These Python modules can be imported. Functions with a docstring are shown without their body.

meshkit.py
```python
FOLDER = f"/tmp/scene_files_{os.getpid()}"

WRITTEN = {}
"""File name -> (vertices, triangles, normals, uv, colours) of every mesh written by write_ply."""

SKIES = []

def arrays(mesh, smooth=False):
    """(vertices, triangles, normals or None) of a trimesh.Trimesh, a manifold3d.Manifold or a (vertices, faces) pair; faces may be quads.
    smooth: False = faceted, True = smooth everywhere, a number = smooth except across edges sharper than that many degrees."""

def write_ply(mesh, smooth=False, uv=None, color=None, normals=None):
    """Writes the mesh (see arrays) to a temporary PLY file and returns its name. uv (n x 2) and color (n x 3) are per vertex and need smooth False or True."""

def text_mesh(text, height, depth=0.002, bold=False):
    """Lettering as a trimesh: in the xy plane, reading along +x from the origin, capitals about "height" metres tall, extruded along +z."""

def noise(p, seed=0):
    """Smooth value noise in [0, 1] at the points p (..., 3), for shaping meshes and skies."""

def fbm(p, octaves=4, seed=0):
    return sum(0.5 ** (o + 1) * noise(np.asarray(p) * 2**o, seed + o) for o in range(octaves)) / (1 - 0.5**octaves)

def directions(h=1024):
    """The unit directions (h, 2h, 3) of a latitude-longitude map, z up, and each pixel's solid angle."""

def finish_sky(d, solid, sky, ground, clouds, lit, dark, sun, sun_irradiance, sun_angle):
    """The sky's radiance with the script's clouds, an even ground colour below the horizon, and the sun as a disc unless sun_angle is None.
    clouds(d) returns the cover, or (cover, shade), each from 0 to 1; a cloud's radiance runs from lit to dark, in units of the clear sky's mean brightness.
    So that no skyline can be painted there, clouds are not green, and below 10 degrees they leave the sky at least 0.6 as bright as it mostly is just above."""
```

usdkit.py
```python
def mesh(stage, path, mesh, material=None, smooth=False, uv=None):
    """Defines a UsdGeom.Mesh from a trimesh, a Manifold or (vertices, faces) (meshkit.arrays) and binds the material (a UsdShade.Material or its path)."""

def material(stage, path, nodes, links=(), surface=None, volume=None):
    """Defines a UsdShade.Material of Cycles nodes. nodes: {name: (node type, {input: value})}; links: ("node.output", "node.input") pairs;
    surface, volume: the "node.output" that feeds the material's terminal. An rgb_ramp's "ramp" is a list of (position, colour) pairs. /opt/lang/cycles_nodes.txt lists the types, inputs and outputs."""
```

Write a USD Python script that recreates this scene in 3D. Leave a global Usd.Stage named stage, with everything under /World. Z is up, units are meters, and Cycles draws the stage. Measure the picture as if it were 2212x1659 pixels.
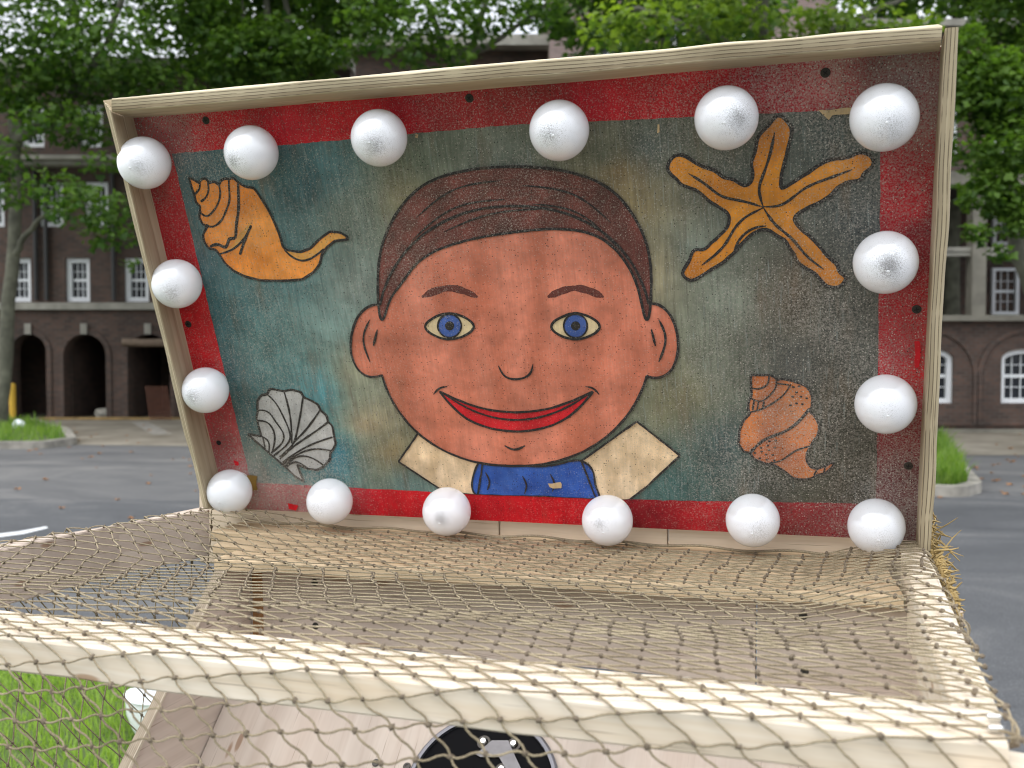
import math, random
import numpy as np, trimesh
from shapely.geometry import Polygon, LineString, Point, box as sbox
from shapely.ops import unary_union
from shapely import affinity
from pxr import Usd, UsdGeom, UsdShade, UsdLux, Gf, Sdf, Vt
import usdkit, meshkit

rng = np.random.default_rng(11)
random.seed(5)
stage = Usd.Stage.CreateInMemory()
UsdGeom.SetStageUpAxis(stage, UsdGeom.Tokens.z)
UsdGeom.SetStageMetersPerUnit(stage, 1.0)
world = UsdGeom.Xform.Define(stage, '/World')
stage.SetDefaultPrim(world.GetPrim())
UsdGeom.Scope.Define(stage, '/World/Looks')

# ------------------------------------------------------------------ camera, sky, sun, exposure
EYE = 1.75
FPX, PITCH = 2244.1, -0.0326
cam = UsdGeom.Camera.Define(stage, '/World/camera')
cam.AddTranslateOp().Set(Gf.Vec3d(0, 0, EYE))
cam.AddRotateXOp().Set(90 + math.degrees(PITCH))
cam.CreateHorizontalApertureAttr(36.0)
cam.CreateVerticalApertureAttr(27.0)
cam.CreateFocalLengthAttr(36.0 * FPX / 2212)
cam.CreateClippingRangeAttr(Gf.Vec2f(0.05, 3000))
cam.CreateFStopAttr(6.8)
cam.CreateFocusDistanceAttr(1.5)
cam.CreateExposureAttr(1.5)

SUN = np.array([-0.4, -0.2, 0.95]); SUN /= np.linalg.norm(SUN)
M = {}
def mat(name, nodes, links, surface='p.BSDF', volume=None):
    M[name] = usdkit.material(stage, '/World/Looks/' + name, nodes, links, surface=surface, volume=volume)
    return M[name]
mat('overcast_sky', {
    'tc': ('texture_coordinate', {}),
    'sky': ('sky_texture', {'sky_type': 'single_scattering', 'sun_disc': False, 'sun_elevation': float(math.asin(SUN[2])),
                            'sun_rotation': float(math.atan2(SUN[0], SUN[1])), 'air_density': 1.0, 'aerosol_density': 2.0}),
    'n': ('noise_texture', {'scale': 2.2, 'detail': 5, 'roughness': 0.55}),
    'r': ('rgb_ramp', {'ramp': [(0.3, (4.3, 4.5, 4.9)), (0.7, (6.2, 6.3, 6.4))]}),
    'mix': ('mix_color', {'fac': 0.88, 'use_clamp': False, 'use_clamp_result': False}),
    'z': ('separate_xyz', {}), 'cie': ('map_range', {'from_min': 0.0, 'from_max': 1.0, 'to_min': 0.55, 'to_max': 1.65, 'clamp': True}), 'sc': ('vector_math', {'math_type': 'scale'}),
    'b': ('background_shader', {'strength': 0.1})},
    [('tc.generated', 'n.vector'), ('n.fac', 'r.fac'), ('sky.color', 'mix.a'), ('r.color', 'mix.b'), ('mix.result', 'sc.vector1'), ('tc.generated', 'z.vector'), ('z.z', 'cie.value'), ('cie.result', 'sc.scale'), ('sc.vector', 'b.color')], 'b.background')
dome = UsdLux.DomeLight.Define(stage, '/World/sky')
dome.CreateIntensityAttr(1.0)
UsdShade.MaterialBindingAPI.Apply(dome.GetPrim()).Bind(M['overcast_sky'])
dome.GetPrim().SetCustomDataByKey('kind', 'structure')
sun = UsdLux.DistantLight.Define(stage, '/World/sun')
sun.CreateNormalizeAttr(True); sun.CreateIntensityAttr(0.2); sun.CreateAngleAttr(80.0)
sun.CreateColorAttr(Gf.Vec3f(1.0, 0.96, 0.9))
_q = Gf.Rotation(Gf.Vec3d(0, 0, 1), Gf.Vec3d(*map(float, SUN)))
sun.AddTransformOp().Set(Gf.Matrix4d().SetRotate(_q))

# ------------------------------------------------------------------ measuring: from the photograph's pixels (2212 wide) to points in the place
CP, SP = math.cos(PITCH), math.sin(PITCH)
def ray(x, y):
    a = (x - 1106) / FPX; b = -(y - 829.5) / FPX
    return np.array([a, CP - SP * b, SP + CP * b])
def at_y(x, y, Y):
    d = ray(x, y); return np.array([0, 0, EYE]) + d * (Y / d[1])
def at_z(x, y, z):
    d = ray(x, y); return np.array([0, 0, EYE]) + d * ((z - EYE) / d[2])
def pix(P):
    P = np.atleast_2d(P) - [0, 0, EYE]
    y = P[:, 1] * CP + P[:, 2] * SP; z = -P[:, 1] * SP + P[:, 2] * CP
    return np.stack([1106 + FPX * P[:, 0] / y, 829.5 - FPX * z / y], 1)

# ------------------------------------------------------------------ helpers
used = {}
def numbered(path):
    n = used.get(path, -1) + 1; used[path] = n
    return path if n == 0 else f'{path}_{n:03d}'
def meta(p, label=None, cat=None, group=None, kind=None):
    for k, v in (('label', label), ('category', cat), ('group', group), ('kind', kind)):
        if v: p.SetCustomDataByKey(k, v)
    return p
BASE = {}
def thing(name, label, cat, loc=(0, 0, 0), rot=None, group=None, kind=None):
    path = numbered('/World/' + name)
    x = UsdGeom.Xform.Define(stage, path)
    m = np.eye(4)
    if rot is not None: m[:3, :3] = rot
    m[:3, 3] = loc
    x.AddTransformOp().Set(Gf.Matrix4d(*m.T.ravel().tolist()))
    BASE[path] = m
    meta(x.GetPrim(), label, cat, group, kind)
    return path
def root_of(path): return '/'.join(path.split('/')[:3])
def obj(name, mesh, m, parent=None, smooth=False, local=False, prim=None, label=None, kind=None):
    """One Mesh prim. Vertices are world points unless local. prim: {primvar name: per-vertex array}."""
    v, f, n = meshkit.arrays(mesh, False if prim else smooth)
    if prim and smooth: v, f, n = meshkit.arrays((np.asarray(mesh.vertices), np.asarray(mesh.faces)) if hasattr(mesh, 'faces') else mesh, True)
    path = numbered((parent or '/World') + '/' + name)
    if parent and not local:
        b = BASE[root_of(parent)]
        v = (v - b[:3, 3]) @ b[:3, :3]
        if n is not None: n = n @ b[:3, :3]
    g = UsdGeom.Mesh.Define(stage, path)
    g.CreatePointsAttr(Vt.Vec3fArray.FromNumpy(np.ascontiguousarray(v, np.float32)))
    g.CreateFaceVertexCountsAttr(Vt.IntArray.FromNumpy(np.full(len(f), 3, np.int32)))
    g.CreateFaceVertexIndicesAttr(Vt.IntArray.FromNumpy(np.ascontiguousarray(f, np.int32).ravel()))
    g.CreateSubdivisionSchemeAttr('none')
    if n is not None:
        g.CreateNormalsAttr(Vt.Vec3fArray.FromNumpy(np.ascontiguousarray(n, np.float32))); g.SetNormalsInterpolation('vertex')
    for k, a in (prim or {}).items():
        a = np.asarray(a, np.float32)
        api = UsdGeom.PrimvarsAPI(g)
        if a.ndim == 2: api.CreatePrimvar(k, Sdf.ValueTypeNames.Color3fArray, 'vertex').Set(Vt.Vec3fArray.FromNumpy(np.ascontiguousarray(a)))
        else: api.CreatePrimvar(k, Sdf.ValueTypeNames.FloatArray, 'vertex').Set(Vt.FloatArray.FromNumpy(np.ascontiguousarray(a)))
    UsdShade.MaterialBindingAPI.Apply(g.GetPrim()).Bind(M[m] if isinstance(m, str) else m)
    meta(g.GetPrim(), label=label, kind=kind)
    return path
def top(path, label, cat, group=None, kind=None):
    meta(stage.GetPrimAtPath(path), label, cat, group, kind); return path
def structure(name, mesh, m, smooth=False, prim=None):
    p = obj(name, mesh, m, smooth=smooth, prim=prim); stage.GetPrimAtPath(p).SetCustomDataByKey('kind', 'structure'); return p
def cat_m(ms): return trimesh.util.concatenate([m for m in ms if m is not None])
def boxm(x0, x1, y0, y1, z0, z1):
    m = trimesh.creation.box([x1 - x0, y1 - y0, z1 - z0]); m.apply_translation([(x0 + x1) / 2, (y0 + y1) / 2, (z0 + z1) / 2]); return m
def tube(pts, r, sides=6):
    p = np.asarray(pts, float); r = np.broadcast_to(np.asarray(r, float), (len(p),))
    t = np.gradient(p, axis=0); t /= np.linalg.norm(t, axis=1, keepdims=True) + 1e-12
    ref = np.where(np.abs(t[:, 2:]) < 0.9, [0, 0, 1.0], [1.0, 0, 0])
    a = np.cross(t, ref); a /= np.linalg.norm(a, axis=1, keepdims=True) + 1e-12
    b = np.cross(t, a); ang = np.arange(sides) * 2 * np.pi / sides
    v = p[:, None] + r[:, None, None] * (np.cos(ang)[None, :, None] * a[:, None] + np.sin(ang)[None, :, None] * b[:, None])
    n = len(p); i, j = np.meshgrid(np.arange(n - 1), np.arange(sides), indexing='ij')
    q = np.stack([i * sides + j, i * sides + (j + 1) % sides, (i + 1) * sides + (j + 1) % sides, (i + 1) * sides + j], -1).reshape(-1, 4)
    f = np.vstack([q[:, [0, 2, 1]], q[:, [0, 3, 2]]])
    caps = [[0, k, k + 1] for k in range(1, sides - 1)] + [[(n - 1) * sides, (n - 1) * sides + k + 1, (n - 1) * sides + k] for k in range(1, sides - 1)]
    return trimesh.Trimesh(v.reshape(-1, 3), np.vstack([f, caps]), process=False)
def loft(rings, close=True):
    """rings (S, K, 3): a solid skinned over K-cornered sections."""
    R = np.asarray(rings, float); S, K, _ = R.shape
    i, j = np.meshgrid(np.arange(S - 1), np.arange(K), indexing='ij')
    q = np.stack([i * K + j, i * K + (j + 1) % K, (i + 1) * K + (j + 1) % K, (i + 1) * K + j], -1).reshape(-1, 4)
    f = [q[:, [0, 1, 2]], q[:, [0, 2, 3]]]
    if close:
        f.append(np.array([[0, k + 1, k] for k in range(1, K - 1)])); f.append(np.array([[(S - 1) * K, (S - 1) * K + k, (S - 1) * K + k + 1] for k in range(1, K - 1)]))
    m = trimesh.Trimesh(R.reshape(-1, 3), np.vstack(f), process=False)
    if m.volume < 0: m.faces = m.faces[:, ::-1]
    return m
def lines(*ab):
    return ab
def timber(name, m, parent, e, stations=24, wob=0.0006, bev=0.0022, seed=0, local=False, label=None, bow=None):
    """A board from its four long edges e = [(start, end)] * 4 in ring order (0-1 is one face ...): chamfered, slightly uneven, with its own grain coordinates (length, across, through)."""
    r = np.random.default_rng(100 + seed)
    A = np.array([q[0] for q in e], float); B = np.array([q[1] for q in e], float)
    L = np.linalg.norm(B.mean(0) - A.mean(0)); w = np.linalg.norm(A[1] - A[0]); h = np.linalg.norm(A[2] - A[1])
    cs = np.array([[0, 0], [w, 0], [w, h], [0, h]])
    rings, gr = [], []
    ph = r.uniform(0, 9)
    for s in np.linspace(0, 1, stations):
        c = A + (B - A) * s
        if bow is not None: c = c + np.asarray(bow) * math.sin(math.pi * s)
        ring, g = [], []
        for k in range(4):
            p, nx, pv = c[k], c[(k + 1) % 4], c[(k - 1) % 4]
            j = wob * (meshkit.noise(np.array([[s * L * 14 + ph, k * 7.3, 0]]), seed)[0] * 2 - 1) * 2.0
            u1 = (pv - p) / np.linalg.norm(pv - p); u2 = (nx - p) / np.linalg.norm(nx - p)
            p = p - (u1 + u2) * j
            for u, kk in ((u1, (k - 1) % 4), (u2, (k + 1) % 4)):
                ring.append(p + u * bev); d = cs[kk] - cs[k]; d = d / np.linalg.norm(d)
                g.append([s * L, *(cs[k] + d * bev)])
        rings.append(ring); gr.append(g)
    mesh = loft(rings)
    g = np.array(gr).reshape(-1, 3) + [seed * 1.37, seed * 0.211, 0]
    # split vertices so that faces stay flat shaded and keep grain coordinates
    return obj(name, mesh, m, parent, prim={'gr': g}, local=local, label=label)

# ------------------------------------------------------------------ materials
def lin(c): c = np.asarray(c, float) / 255; return np.where(c < 0.04045, c / 12.92, ((c + 0.055) / 1.055) ** 2.4)
def plain(name, color, rough=0.6, var=0.15, scale=20, bump=0.0, metallic=0.0, coat=0.0):
    nodes = {'tc': ('texture_coordinate', {}), 'n': ('noise_texture', {'scale': scale, 'detail': 5}),
             'r': ('rgb_ramp', {'ramp': [(0.25, tuple(np.array(color) * (1 - var))), (0.75, tuple(np.array(color) * (1 + var)))]}),
             'p': ('principled_bsdf', {'roughness': rough, 'metallic': metallic, 'coat_weight': coat})}
    links = [('tc.object', 'n.vector'), ('n.fac', 'r.fac'), ('r.color', 'p.base_color')]
    if bump:
        nodes['b'] = ('bump', {'strength': 0.6, 'distance': bump}); links += [('n.fac', 'b.height'), ('b.normal', 'p.normal')]
    return mat(name, nodes, links)

# wood: grain runs along gr.x
def wood(name, light, dark, scale=(2.5, 70, 70), contrast=(0.35, 0.7), rough=0.62, knots=False, plies=0.0, stain=0.25):
    nodes = {'a': ('attribute', {'attribute': 'gr'}),
             'm': ('mapping', {'mapping_type': 'point', 'scale': scale}),
             'n': ('noise_texture', {'scale': 1.0, 'detail': 6, 'roughness': 0.6, 'distortion': 0.6}),
             'r': ('rgb_ramp', {'ramp': [(contrast[0], dark), (contrast[1], light)]}),
             'm2': ('mapping', {'scale': (4, 9, 9)}), 'n2': ('noise_texture', {'scale': 1.0, 'detail': 4}),
             'r2': ('rgb_ramp', {'ramp': [(0.3, (1 - stain,) * 3), (0.62, (1.0, 1.0, 1.0))]}),
             'x': ('mix_color', {'blend_type': 'multiply', 'fac': 1.0}),
             'm3': ('mapping', {'scale': (9, 420, 420)}), 'n3': ('noise_texture', {'scale': 1.0, 'detail': 2}),
             'r3': ('rgb_ramp', {'ramp': [(0.27, (0.45, 0.4, 0.36)), (0.36, (1, 1, 1))]}),
             'x3': ('mix_color', {'blend_type': 'multiply', 'fac': 0.8}),
             'm4': ('mapping', {'scale': (7, 26, 26)}), 'v4': ('voronoi_texture', {'scale': 1.0}), 'r4': ('rgb_ramp', {'ramp': [(0.0, (0.42, 0.27, 0.17)), (0.09, (0.5, 0.34, 0.22)), (0.13, (1, 1, 1))]}), 'x4': ('mix_color', {'blend_type': 'multiply', 'fac': 0.75}),
             'b': ('bump', {'strength': 0.35, 'distance': 0.0012}),
             'p': ('principled_bsdf', {'roughness': rough, 'specular_ior_level': 0.3})}
    links = [('a.vector', 'm.vector'), ('m.vector', 'n.vector'), ('n.fac', 'r.fac'), ('a.vector', 'm2.vector'), ('m2.vector', 'n2.vector'), ('n2.fac', 'r2.fac'),
             ('r.color', 'x.a'), ('r2.color', 'x.b'), ('a.vector', 'm3.vector'), ('m3.vector', 'n3.vector'), ('n3.fac', 'r3.fac'), ('x.result', 'x3.a'), ('r3.color', 'x3.b'),
             ('n.fac', 'b.height'), ('b.normal', 'p.normal')]
    links += [('a.vector', 'm4.vector'), ('m4.vector', 'v4.vector'), ('v4.distance', 'r4.fac'), ('x3.result', 'x4.a'), ('r4.color', 'x4.b')]
    last = 'x4.result'
    if plies:
        # layers through the thickness: lines where two plies meet
        nodes['s'] = ('separate_xyz', {}); links += [('a.vector', 's.vector')]
        nodes['mw'] = ('mapping', {'scale': (7, 0, 0)}); nodes['nw'] = ('noise_texture', {'scale': 1.0, 'detail': 3})
        nodes['wo'] = ('math', {'math_type': 'multiply_add', 'value2': 0.0042})
        links += [('a.vector', 'mw.vector'), ('mw.vector', 'nw.vector'), ('nw.fac', 'wo.value1'), ('s.y', 'wo.value3')]
        nodes['k'] = ('math', {'math_type': 'multiply', 'value2': 1.0 / plies}); links += [('wo.value', 'k.value1')]
        nodes['fl'] = ('math', {'math_type': 'floor'}); nodes['fr'] = ('math', {'math_type': 'fraction'})
        links += [('k.value', 'fl.value1'), ('k.value', 'fr.value1')]
        nodes['wn'] = ('white_noise_texture', {'dimensions': '1D'}); links += [('fl.value', 'wn.w')]
        nodes['rp'] = ('rgb_ramp', {'ramp': [(0.0, (0.62, 0.58, 0.54)), (0.5, (0.95, 0.94, 0.92)), (1.0, (1.08, 1.07, 1.05))]}); links += [('wn.value', 'rp.fac')]
        nodes['xp'] = ('mix_color', {'blend_type': 'multiply', 'fac': 1.0, 'use_clamp': False}); links += [(last, 'xp.a'), ('rp.color', 'xp.b')]
        nodes['rl'] = ('rgb_ramp', {'ramp': [(0.0, (0.16, 0.14, 0.13)), (0.2, (1, 1, 1)), (0.84, (1, 1, 1)), (1.0, (0.2, 0.18, 0.17))]}); links += [('fr.value', 'rl.fac')]
        nodes['nl'] = ('noise_texture', {'scale': 30.0, 'detail': 3}); nodes['rn'] = ('rgb_ramp', {'ramp': [(0.36, (0.1, 0.1, 0.1)), (0.5, (1, 1, 1))]})
        links += [('a.vector', 'nl.vector'), ('nl.fac', 'rn.fac')]
        nodes['bw'] = ('rgb_to_bw', {}); links += [('rn.color', 'bw.color')]
        nodes['xl'] = ('mix_color', {'blend_type': 'multiply'}); links += [('xp.result', 'xl.a'), ('rl.color', 'xl.b'), ('bw.val', 'xl.fac')]
        last = 'xl.result'
    links.append((last, 'p.base_color'))
    return mat(name, nodes, links)
wood('pine_rail', (0.79, 0.73, 0.63), (0.66, 0.55, 0.41), stain=0.12)
wood('frame_plywood', (0.66, 0.58, 0.42), (0.52, 0.44, 0.30), plies=0.0045, stain=0.2)
wood('frame_plywood_inside', (0.64, 0.54, 0.42), (0.54, 0.43, 0.32), stain=0.12)
wood('plywood_inside', (0.66, 0.56, 0.48), (0.54, 0.44, 0.37), scale=(2, 40, 40), stain=0.22)
wood('rusty_strip', (0.42, 0.22, 0.09), (0.24, 0.11, 0.04), stain=0.35)
wood('plywood_floor', (0.60, 0.52, 0.45), (0.50, 0.41, 0.345), scale=(2, 40, 40), stain=0.18)
wood('deck_pine', (0.66, 0.52, 0.34), (0.54, 0.40, 0.25), stain=0.15)
wood('pale_plywood_edge', (0.68, 0.6, 0.48), (0.5, 0.42, 0.32), plies=0.003, stain=0.1)

# painted board: paint colour and grime amount come with the mesh, weather is procedural in the board's own plane
mat('painted_board', {
    'tc': ('texture_coordinate', {}), 'a': ('attribute', {'attribute': 'paint'}), 'g': ('attribute', {'attribute': 'grime'}), 'fl': ('attribute', {'attribute': 'stroke'}),
    'm': ('mapping', {'scale': (230, 14, 1)}), 'n': ('noise_texture', {'scale': 1.0, 'detail': 4, 'roughness': 0.62, 'distortion': 0.4}),
    'r': ('map_range', {'from_min': 0.3, 'from_max': 0.7, 'to_min': 0.72, 'to_max': 1.28, 'clamp': True}),
    'one': ('mix_float', {'a': 1.0}), 'sl': ('math', {'math_type': 'greater_than', 'value2': 0.95}),
    'n2': ('noise_texture', {'scale': 22.0, 'detail': 5, 'roughness': 0.6}),
    'r2': ('map_range', {'from_min': 0.3, 'from_max': 0.7, 'to_min': 0.7, 'to_max': 1.25, 'clamp': True}),
    'mm': ('math', {'math_type': 'multiply'}), 'x': ('vector_math', {'math_type': 'scale'}),
    'sp': ('noise_texture', {'scale': 420.0, 'detail': 2, 'roughness': 0.7}),
    'sr': ('math', {'math_type': 'multiply_add', 'value2': 2.3}),
    'sm': ('map_range', {'from_min': 1.42, 'from_max': 2.3, 'to_min': 0.0, 'to_max': 0.9, 'clamp': True}),
    'gn': ('noise_texture', {'scale': 9.0, 'detail': 4}), 'gc': ('rgb_ramp', {'ramp': [(0.35, (0.20, 0.18, 0.155)), (0.62, (0.44, 0.40, 0.355))]}),
    'ms': ('mapping', {'scale': (26, 5, 1), 'location': (3.1, .4, 0)}), 'ns': ('noise_texture', {'scale': 1.0, 'detail': 5, 'roughness': 0.65}), 'rs': ('map_range', {'from_min': 0.56, 'from_max': 0.72, 'to_min': 0.0, 'to_max': 0.55, 'clamp': True}),
    'sk': ('math', {'math_type': 'multiply'}), 'xs': ('mix_color', {'b': (0.15, 0.10, 0.06)}),
    'mh': ('mapping', {'scale': (330, 18, 1), 'rotation': (0, 0, 0.25), 'location': (1, 2, 0)}), 'nh': ('noise_texture', {'scale': 1.0, 'detail': 4, 'roughness': 0.6}), 'rh': ('map_range', {'from_min': 0.58, 'from_max': 0.72, 'to_min': 0.0, 'to_max': 0.5, 'clamp': True}),
    'hk': ('math', {'math_type': 'multiply'}), 'xh': ('mix_color', {'b': (0.30, 0.36, 0.35)}),
    'xg': ('mix_color', {}),
    'v': ('voronoi_texture', {'scale': 300.0}), 'vw': ('math', {'math_type': 'less_than', 'value2': 0.27}), 'vs': ('separate_color', {}), 'va': ('math', {'math_type': 'add'}), 'vr': ('math', {'math_type': 'greater_than', 'value2': 1.12}),
    'vm': ('math', {'math_type': 'multiply'}), 'vg': ('math', {'math_type': 'multiply'}), 'vgo': ('math', {'math_type': 'multiply_add', 'value2': 1.2, 'value3': 0.07, 'use_clamp': True}),
    'xw': ('mix_color', {'b': (0.5, 0.47, 0.41)}),
    'k': ('voronoi_texture', {'scale': 230.0}), 'kw': ('math', {'math_type': 'less_than', 'value2': 0.2}), 'ks': ('separate_color', {}), 'ka': ('math', {'math_type': 'add'}), 'kr': ('math', {'math_type': 'greater_than', 'value2': 1.16}),
    'km': ('math', {'math_type': 'multiply'}), 'kg': ('math', {'math_type': 'multiply', 'value2': 0.75}), 'xk': ('mix_color', {'b': (0.015, 0.014, 0.013)}),
    'b': ('bump', {'strength': 0.25, 'distance': 0.0007}),
    'p': ('principled_bsdf', {'roughness': 0.5, 'specular_ior_level': 0.35})},
    [('tc.object', 'm.vector'), ('m.vector', 'n.vector'), ('n.fac', 'r.value'), ('tc.object', 'n2.vector'), ('n2.fac', 'r2.value'),
     ('fl.fac', 'one.fac'), ('r.result', 'one.b'), ('one.result', 'mm.value1'), ('r2.result', 'mm.value2'), ('a.color', 'x.vector1'), ('mm.value', 'x.scale'),
     ('tc.object', 'sp.vector'), ('sp.fac', 'sr.value1'), ('g.fac', 'sr.value3'), ('sr.value', 'sm.value'), ('tc.object', 'gn.vector'), ('gn.fac', 'gc.fac'),
     ('x.vector', 'xs.a'), ('tc.object', 'ms.vector'), ('ms.vector', 'ns.vector'), ('ns.fac', 'rs.value'), ('rs.result', 'sk.value1'), ('fl.fac', 'sk.value2'), ('sk.value', 'xs.fac'),
     ('xs.result', 'xh.a'), ('tc.object', 'mh.vector'), ('mh.vector', 'nh.vector'), ('nh.fac', 'rh.value'), ('rh.result', 'hk.value1'), ('sl.value', 'hk.value2'), ('fl.fac', 'sl.value1'), ('hk.value', 'xh.fac'), ('xh.result', 'xg.a'), ('gc.color', 'xg.b'), ('sm.result', 'xg.fac'),
     ('tc.object', 'v.vector'), ('v.distance', 'vw.value1'), ('v.color', 'vs.color'), ('vs.r', 'va.value1'), ('n2.fac', 'va.value2'), ('va.value', 'vr.value1'), ('vw.value', 'vm.value1'), ('vr.value', 'vm.value2'), ('g.fac', 'vgo.value1'), ('vm.value', 'vg.value1'), ('vgo.value', 'vg.value2'),
     ('xg.result', 'xw.a'), ('vg.value', 'xw.fac'),
     ('tc.object', 'k.vector'), ('k.distance', 'kw.value1'), ('k.color', 'ks.color'), ('ks.g', 'ka.value1'), ('gn.fac', 'ka.value2'), ('ka.value', 'kr.value1'), ('kw.value', 'km.value1'), ('kr.value', 'km.value2'), ('km.value', 'kg.value1'),
     ('xw.result', 'xk.a'), ('kg.value', 'xk.fac'), ('xk.result', 'p.base_color'), ('n.fac', 'b.height'), ('b.normal', 'p.normal')])
# opal glass with sprayed soot
mat('opal_bulb', {
    'tc': ('texture_coordinate', {}), 's': ('attribute', {'attribute': 'soot'}),
    'n': ('noise_texture', {'scale': 800.0, 'detail': 2, 'roughness': 0.7}), 'ad': ('math', {'math_type': 'multiply_add', 'value2': 1.9}),
    'mr': ('map_range', {'from_min': 1.24, 'from_max': 1.9, 'to_min': 0.0, 'to_max': 0.8, 'clamp': True}),
    'x': ('mix_color', {'a': (0.77, 0.80, 0.85), 'b': (0.07, 0.062, 0.052)}),
    'p': ('principled_bsdf', {'roughness': 0.6, 'specular_ior_level': 0.0, 'subsurface_weight': 0.6, 'subsurface_scale': 0.02, 'subsurface_radius': (1.0, 1.0, 1.0), 'coat_weight': 1.0, 'coat_roughness': 0.01, 'coat_ior': 1.75})},
    [('tc.object', 'n.vector'), ('n.fac', 'ad.value1'), ('s.fac', 'ad.value3'), ('ad.value', 'mr.value'), ('mr.result', 'x.fac'), ('x.result', 'p.base_color')])
plain('dark_screw', (0.05, 0.045, 0.04), 0.4, metallic=0.6)
plain('dark_hole', (0.01, 0.01, 0.01), 0.8)
plain('white_ceramic', (0.6, 0.58, 0.54), 0.4)
mat('black_plate', {'p': ('principled_bsdf', {'base_color': (0.004, 0.004, 0.005), 'roughness': 0.7, 'specular_ior_level': 0.08})}, [])
plain('plate_rim', (0.16, 0.16, 0.18), 0.4, metallic=0.5)
plain('steel_bolt', (0.6, 0.6, 0.58), 0.25, metallic=1.0, var=0.05)
plain('grey_tape', (0.2, 0.19, 0.2), 0.45, scale=60, bump=0.001)
plain('white_plastic', (0.8, 0.82, 0.85), 0.35, var=0.04)
mat('net_cord', {
    'tc': ('texture_coordinate', {}), 'n': ('noise_texture', {'scale': 14.0, 'detail': 3}), 'n2': ('noise_texture', {'scale': 900.0, 'detail': 1}),
    'r': ('rgb_ramp', {'ramp': [(0.3, (0.26, 0.21, 0.14)), (0.7, (0.44, 0.37, 0.25))]}), 'r2': ('rgb_ramp', {'ramp': [(0.35, (0.5, 0.5, 0.5)), (0.6, (1, 1, 1))]}),
    'x': ('mix_color', {'blend_type': 'multiply', 'fac': 1.0}), 'b': ('bump', {'strength': 0.7, 'distance': 0.0006}), 'p': ('principled_bsdf', {'roughness': 0.8, 'specular_ior_level': 0.2})},
    [('tc.object', 'n.vector'), ('tc.object', 'n2.vector'), ('n.fac', 'r.fac'), ('n2.fac', 'r2.fac'), ('r.color', 'x.a'), ('r2.color', 'x.b'), ('x.result', 'p.base_color'), ('n2.fac', 'b.height'), ('b.normal', 'p.normal')])
mat('net_knot', {
    'tc': ('texture_coordinate', {}), 'n2': ('noise_texture', {'scale': 700.0, 'detail': 2}),
    'r2': ('rgb_ramp', {'ramp': [(0.3, (0.11, 0.085, 0.06)), (0.7, (0.23, 0.19, 0.14))]}), 'b': ('bump', {'strength': 0.8, 'distance': 0.001}), 'p': ('principled_bsdf', {'roughness': 0.85, 'specular_ior_level': 0.2})},
    [('tc.object', 'n2.vector'), ('n2.fac', 'r2.fac'), ('r2.color', 'p.base_color'), ('n2.fac', 'b.height'), ('b.normal', 'p.normal')])
plain('dry_straw', (0.33, 0.23, 0.085), 0.7, var=0.4, scale=60)
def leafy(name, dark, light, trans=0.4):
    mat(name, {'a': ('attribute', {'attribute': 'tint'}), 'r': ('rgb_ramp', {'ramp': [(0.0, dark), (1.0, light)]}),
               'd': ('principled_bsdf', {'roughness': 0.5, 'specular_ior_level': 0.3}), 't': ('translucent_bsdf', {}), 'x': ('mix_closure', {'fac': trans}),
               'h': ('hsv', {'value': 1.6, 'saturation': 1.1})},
        [('a.fac', 'r.fac'), ('r.color', 'd.base_color'), ('r.color', 'h.color'), ('h.color', 't.color'), ('d.BSDF', 'x.closure1'), ('t.BSDF', 'x.closure2')], 'x.closure')
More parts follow.
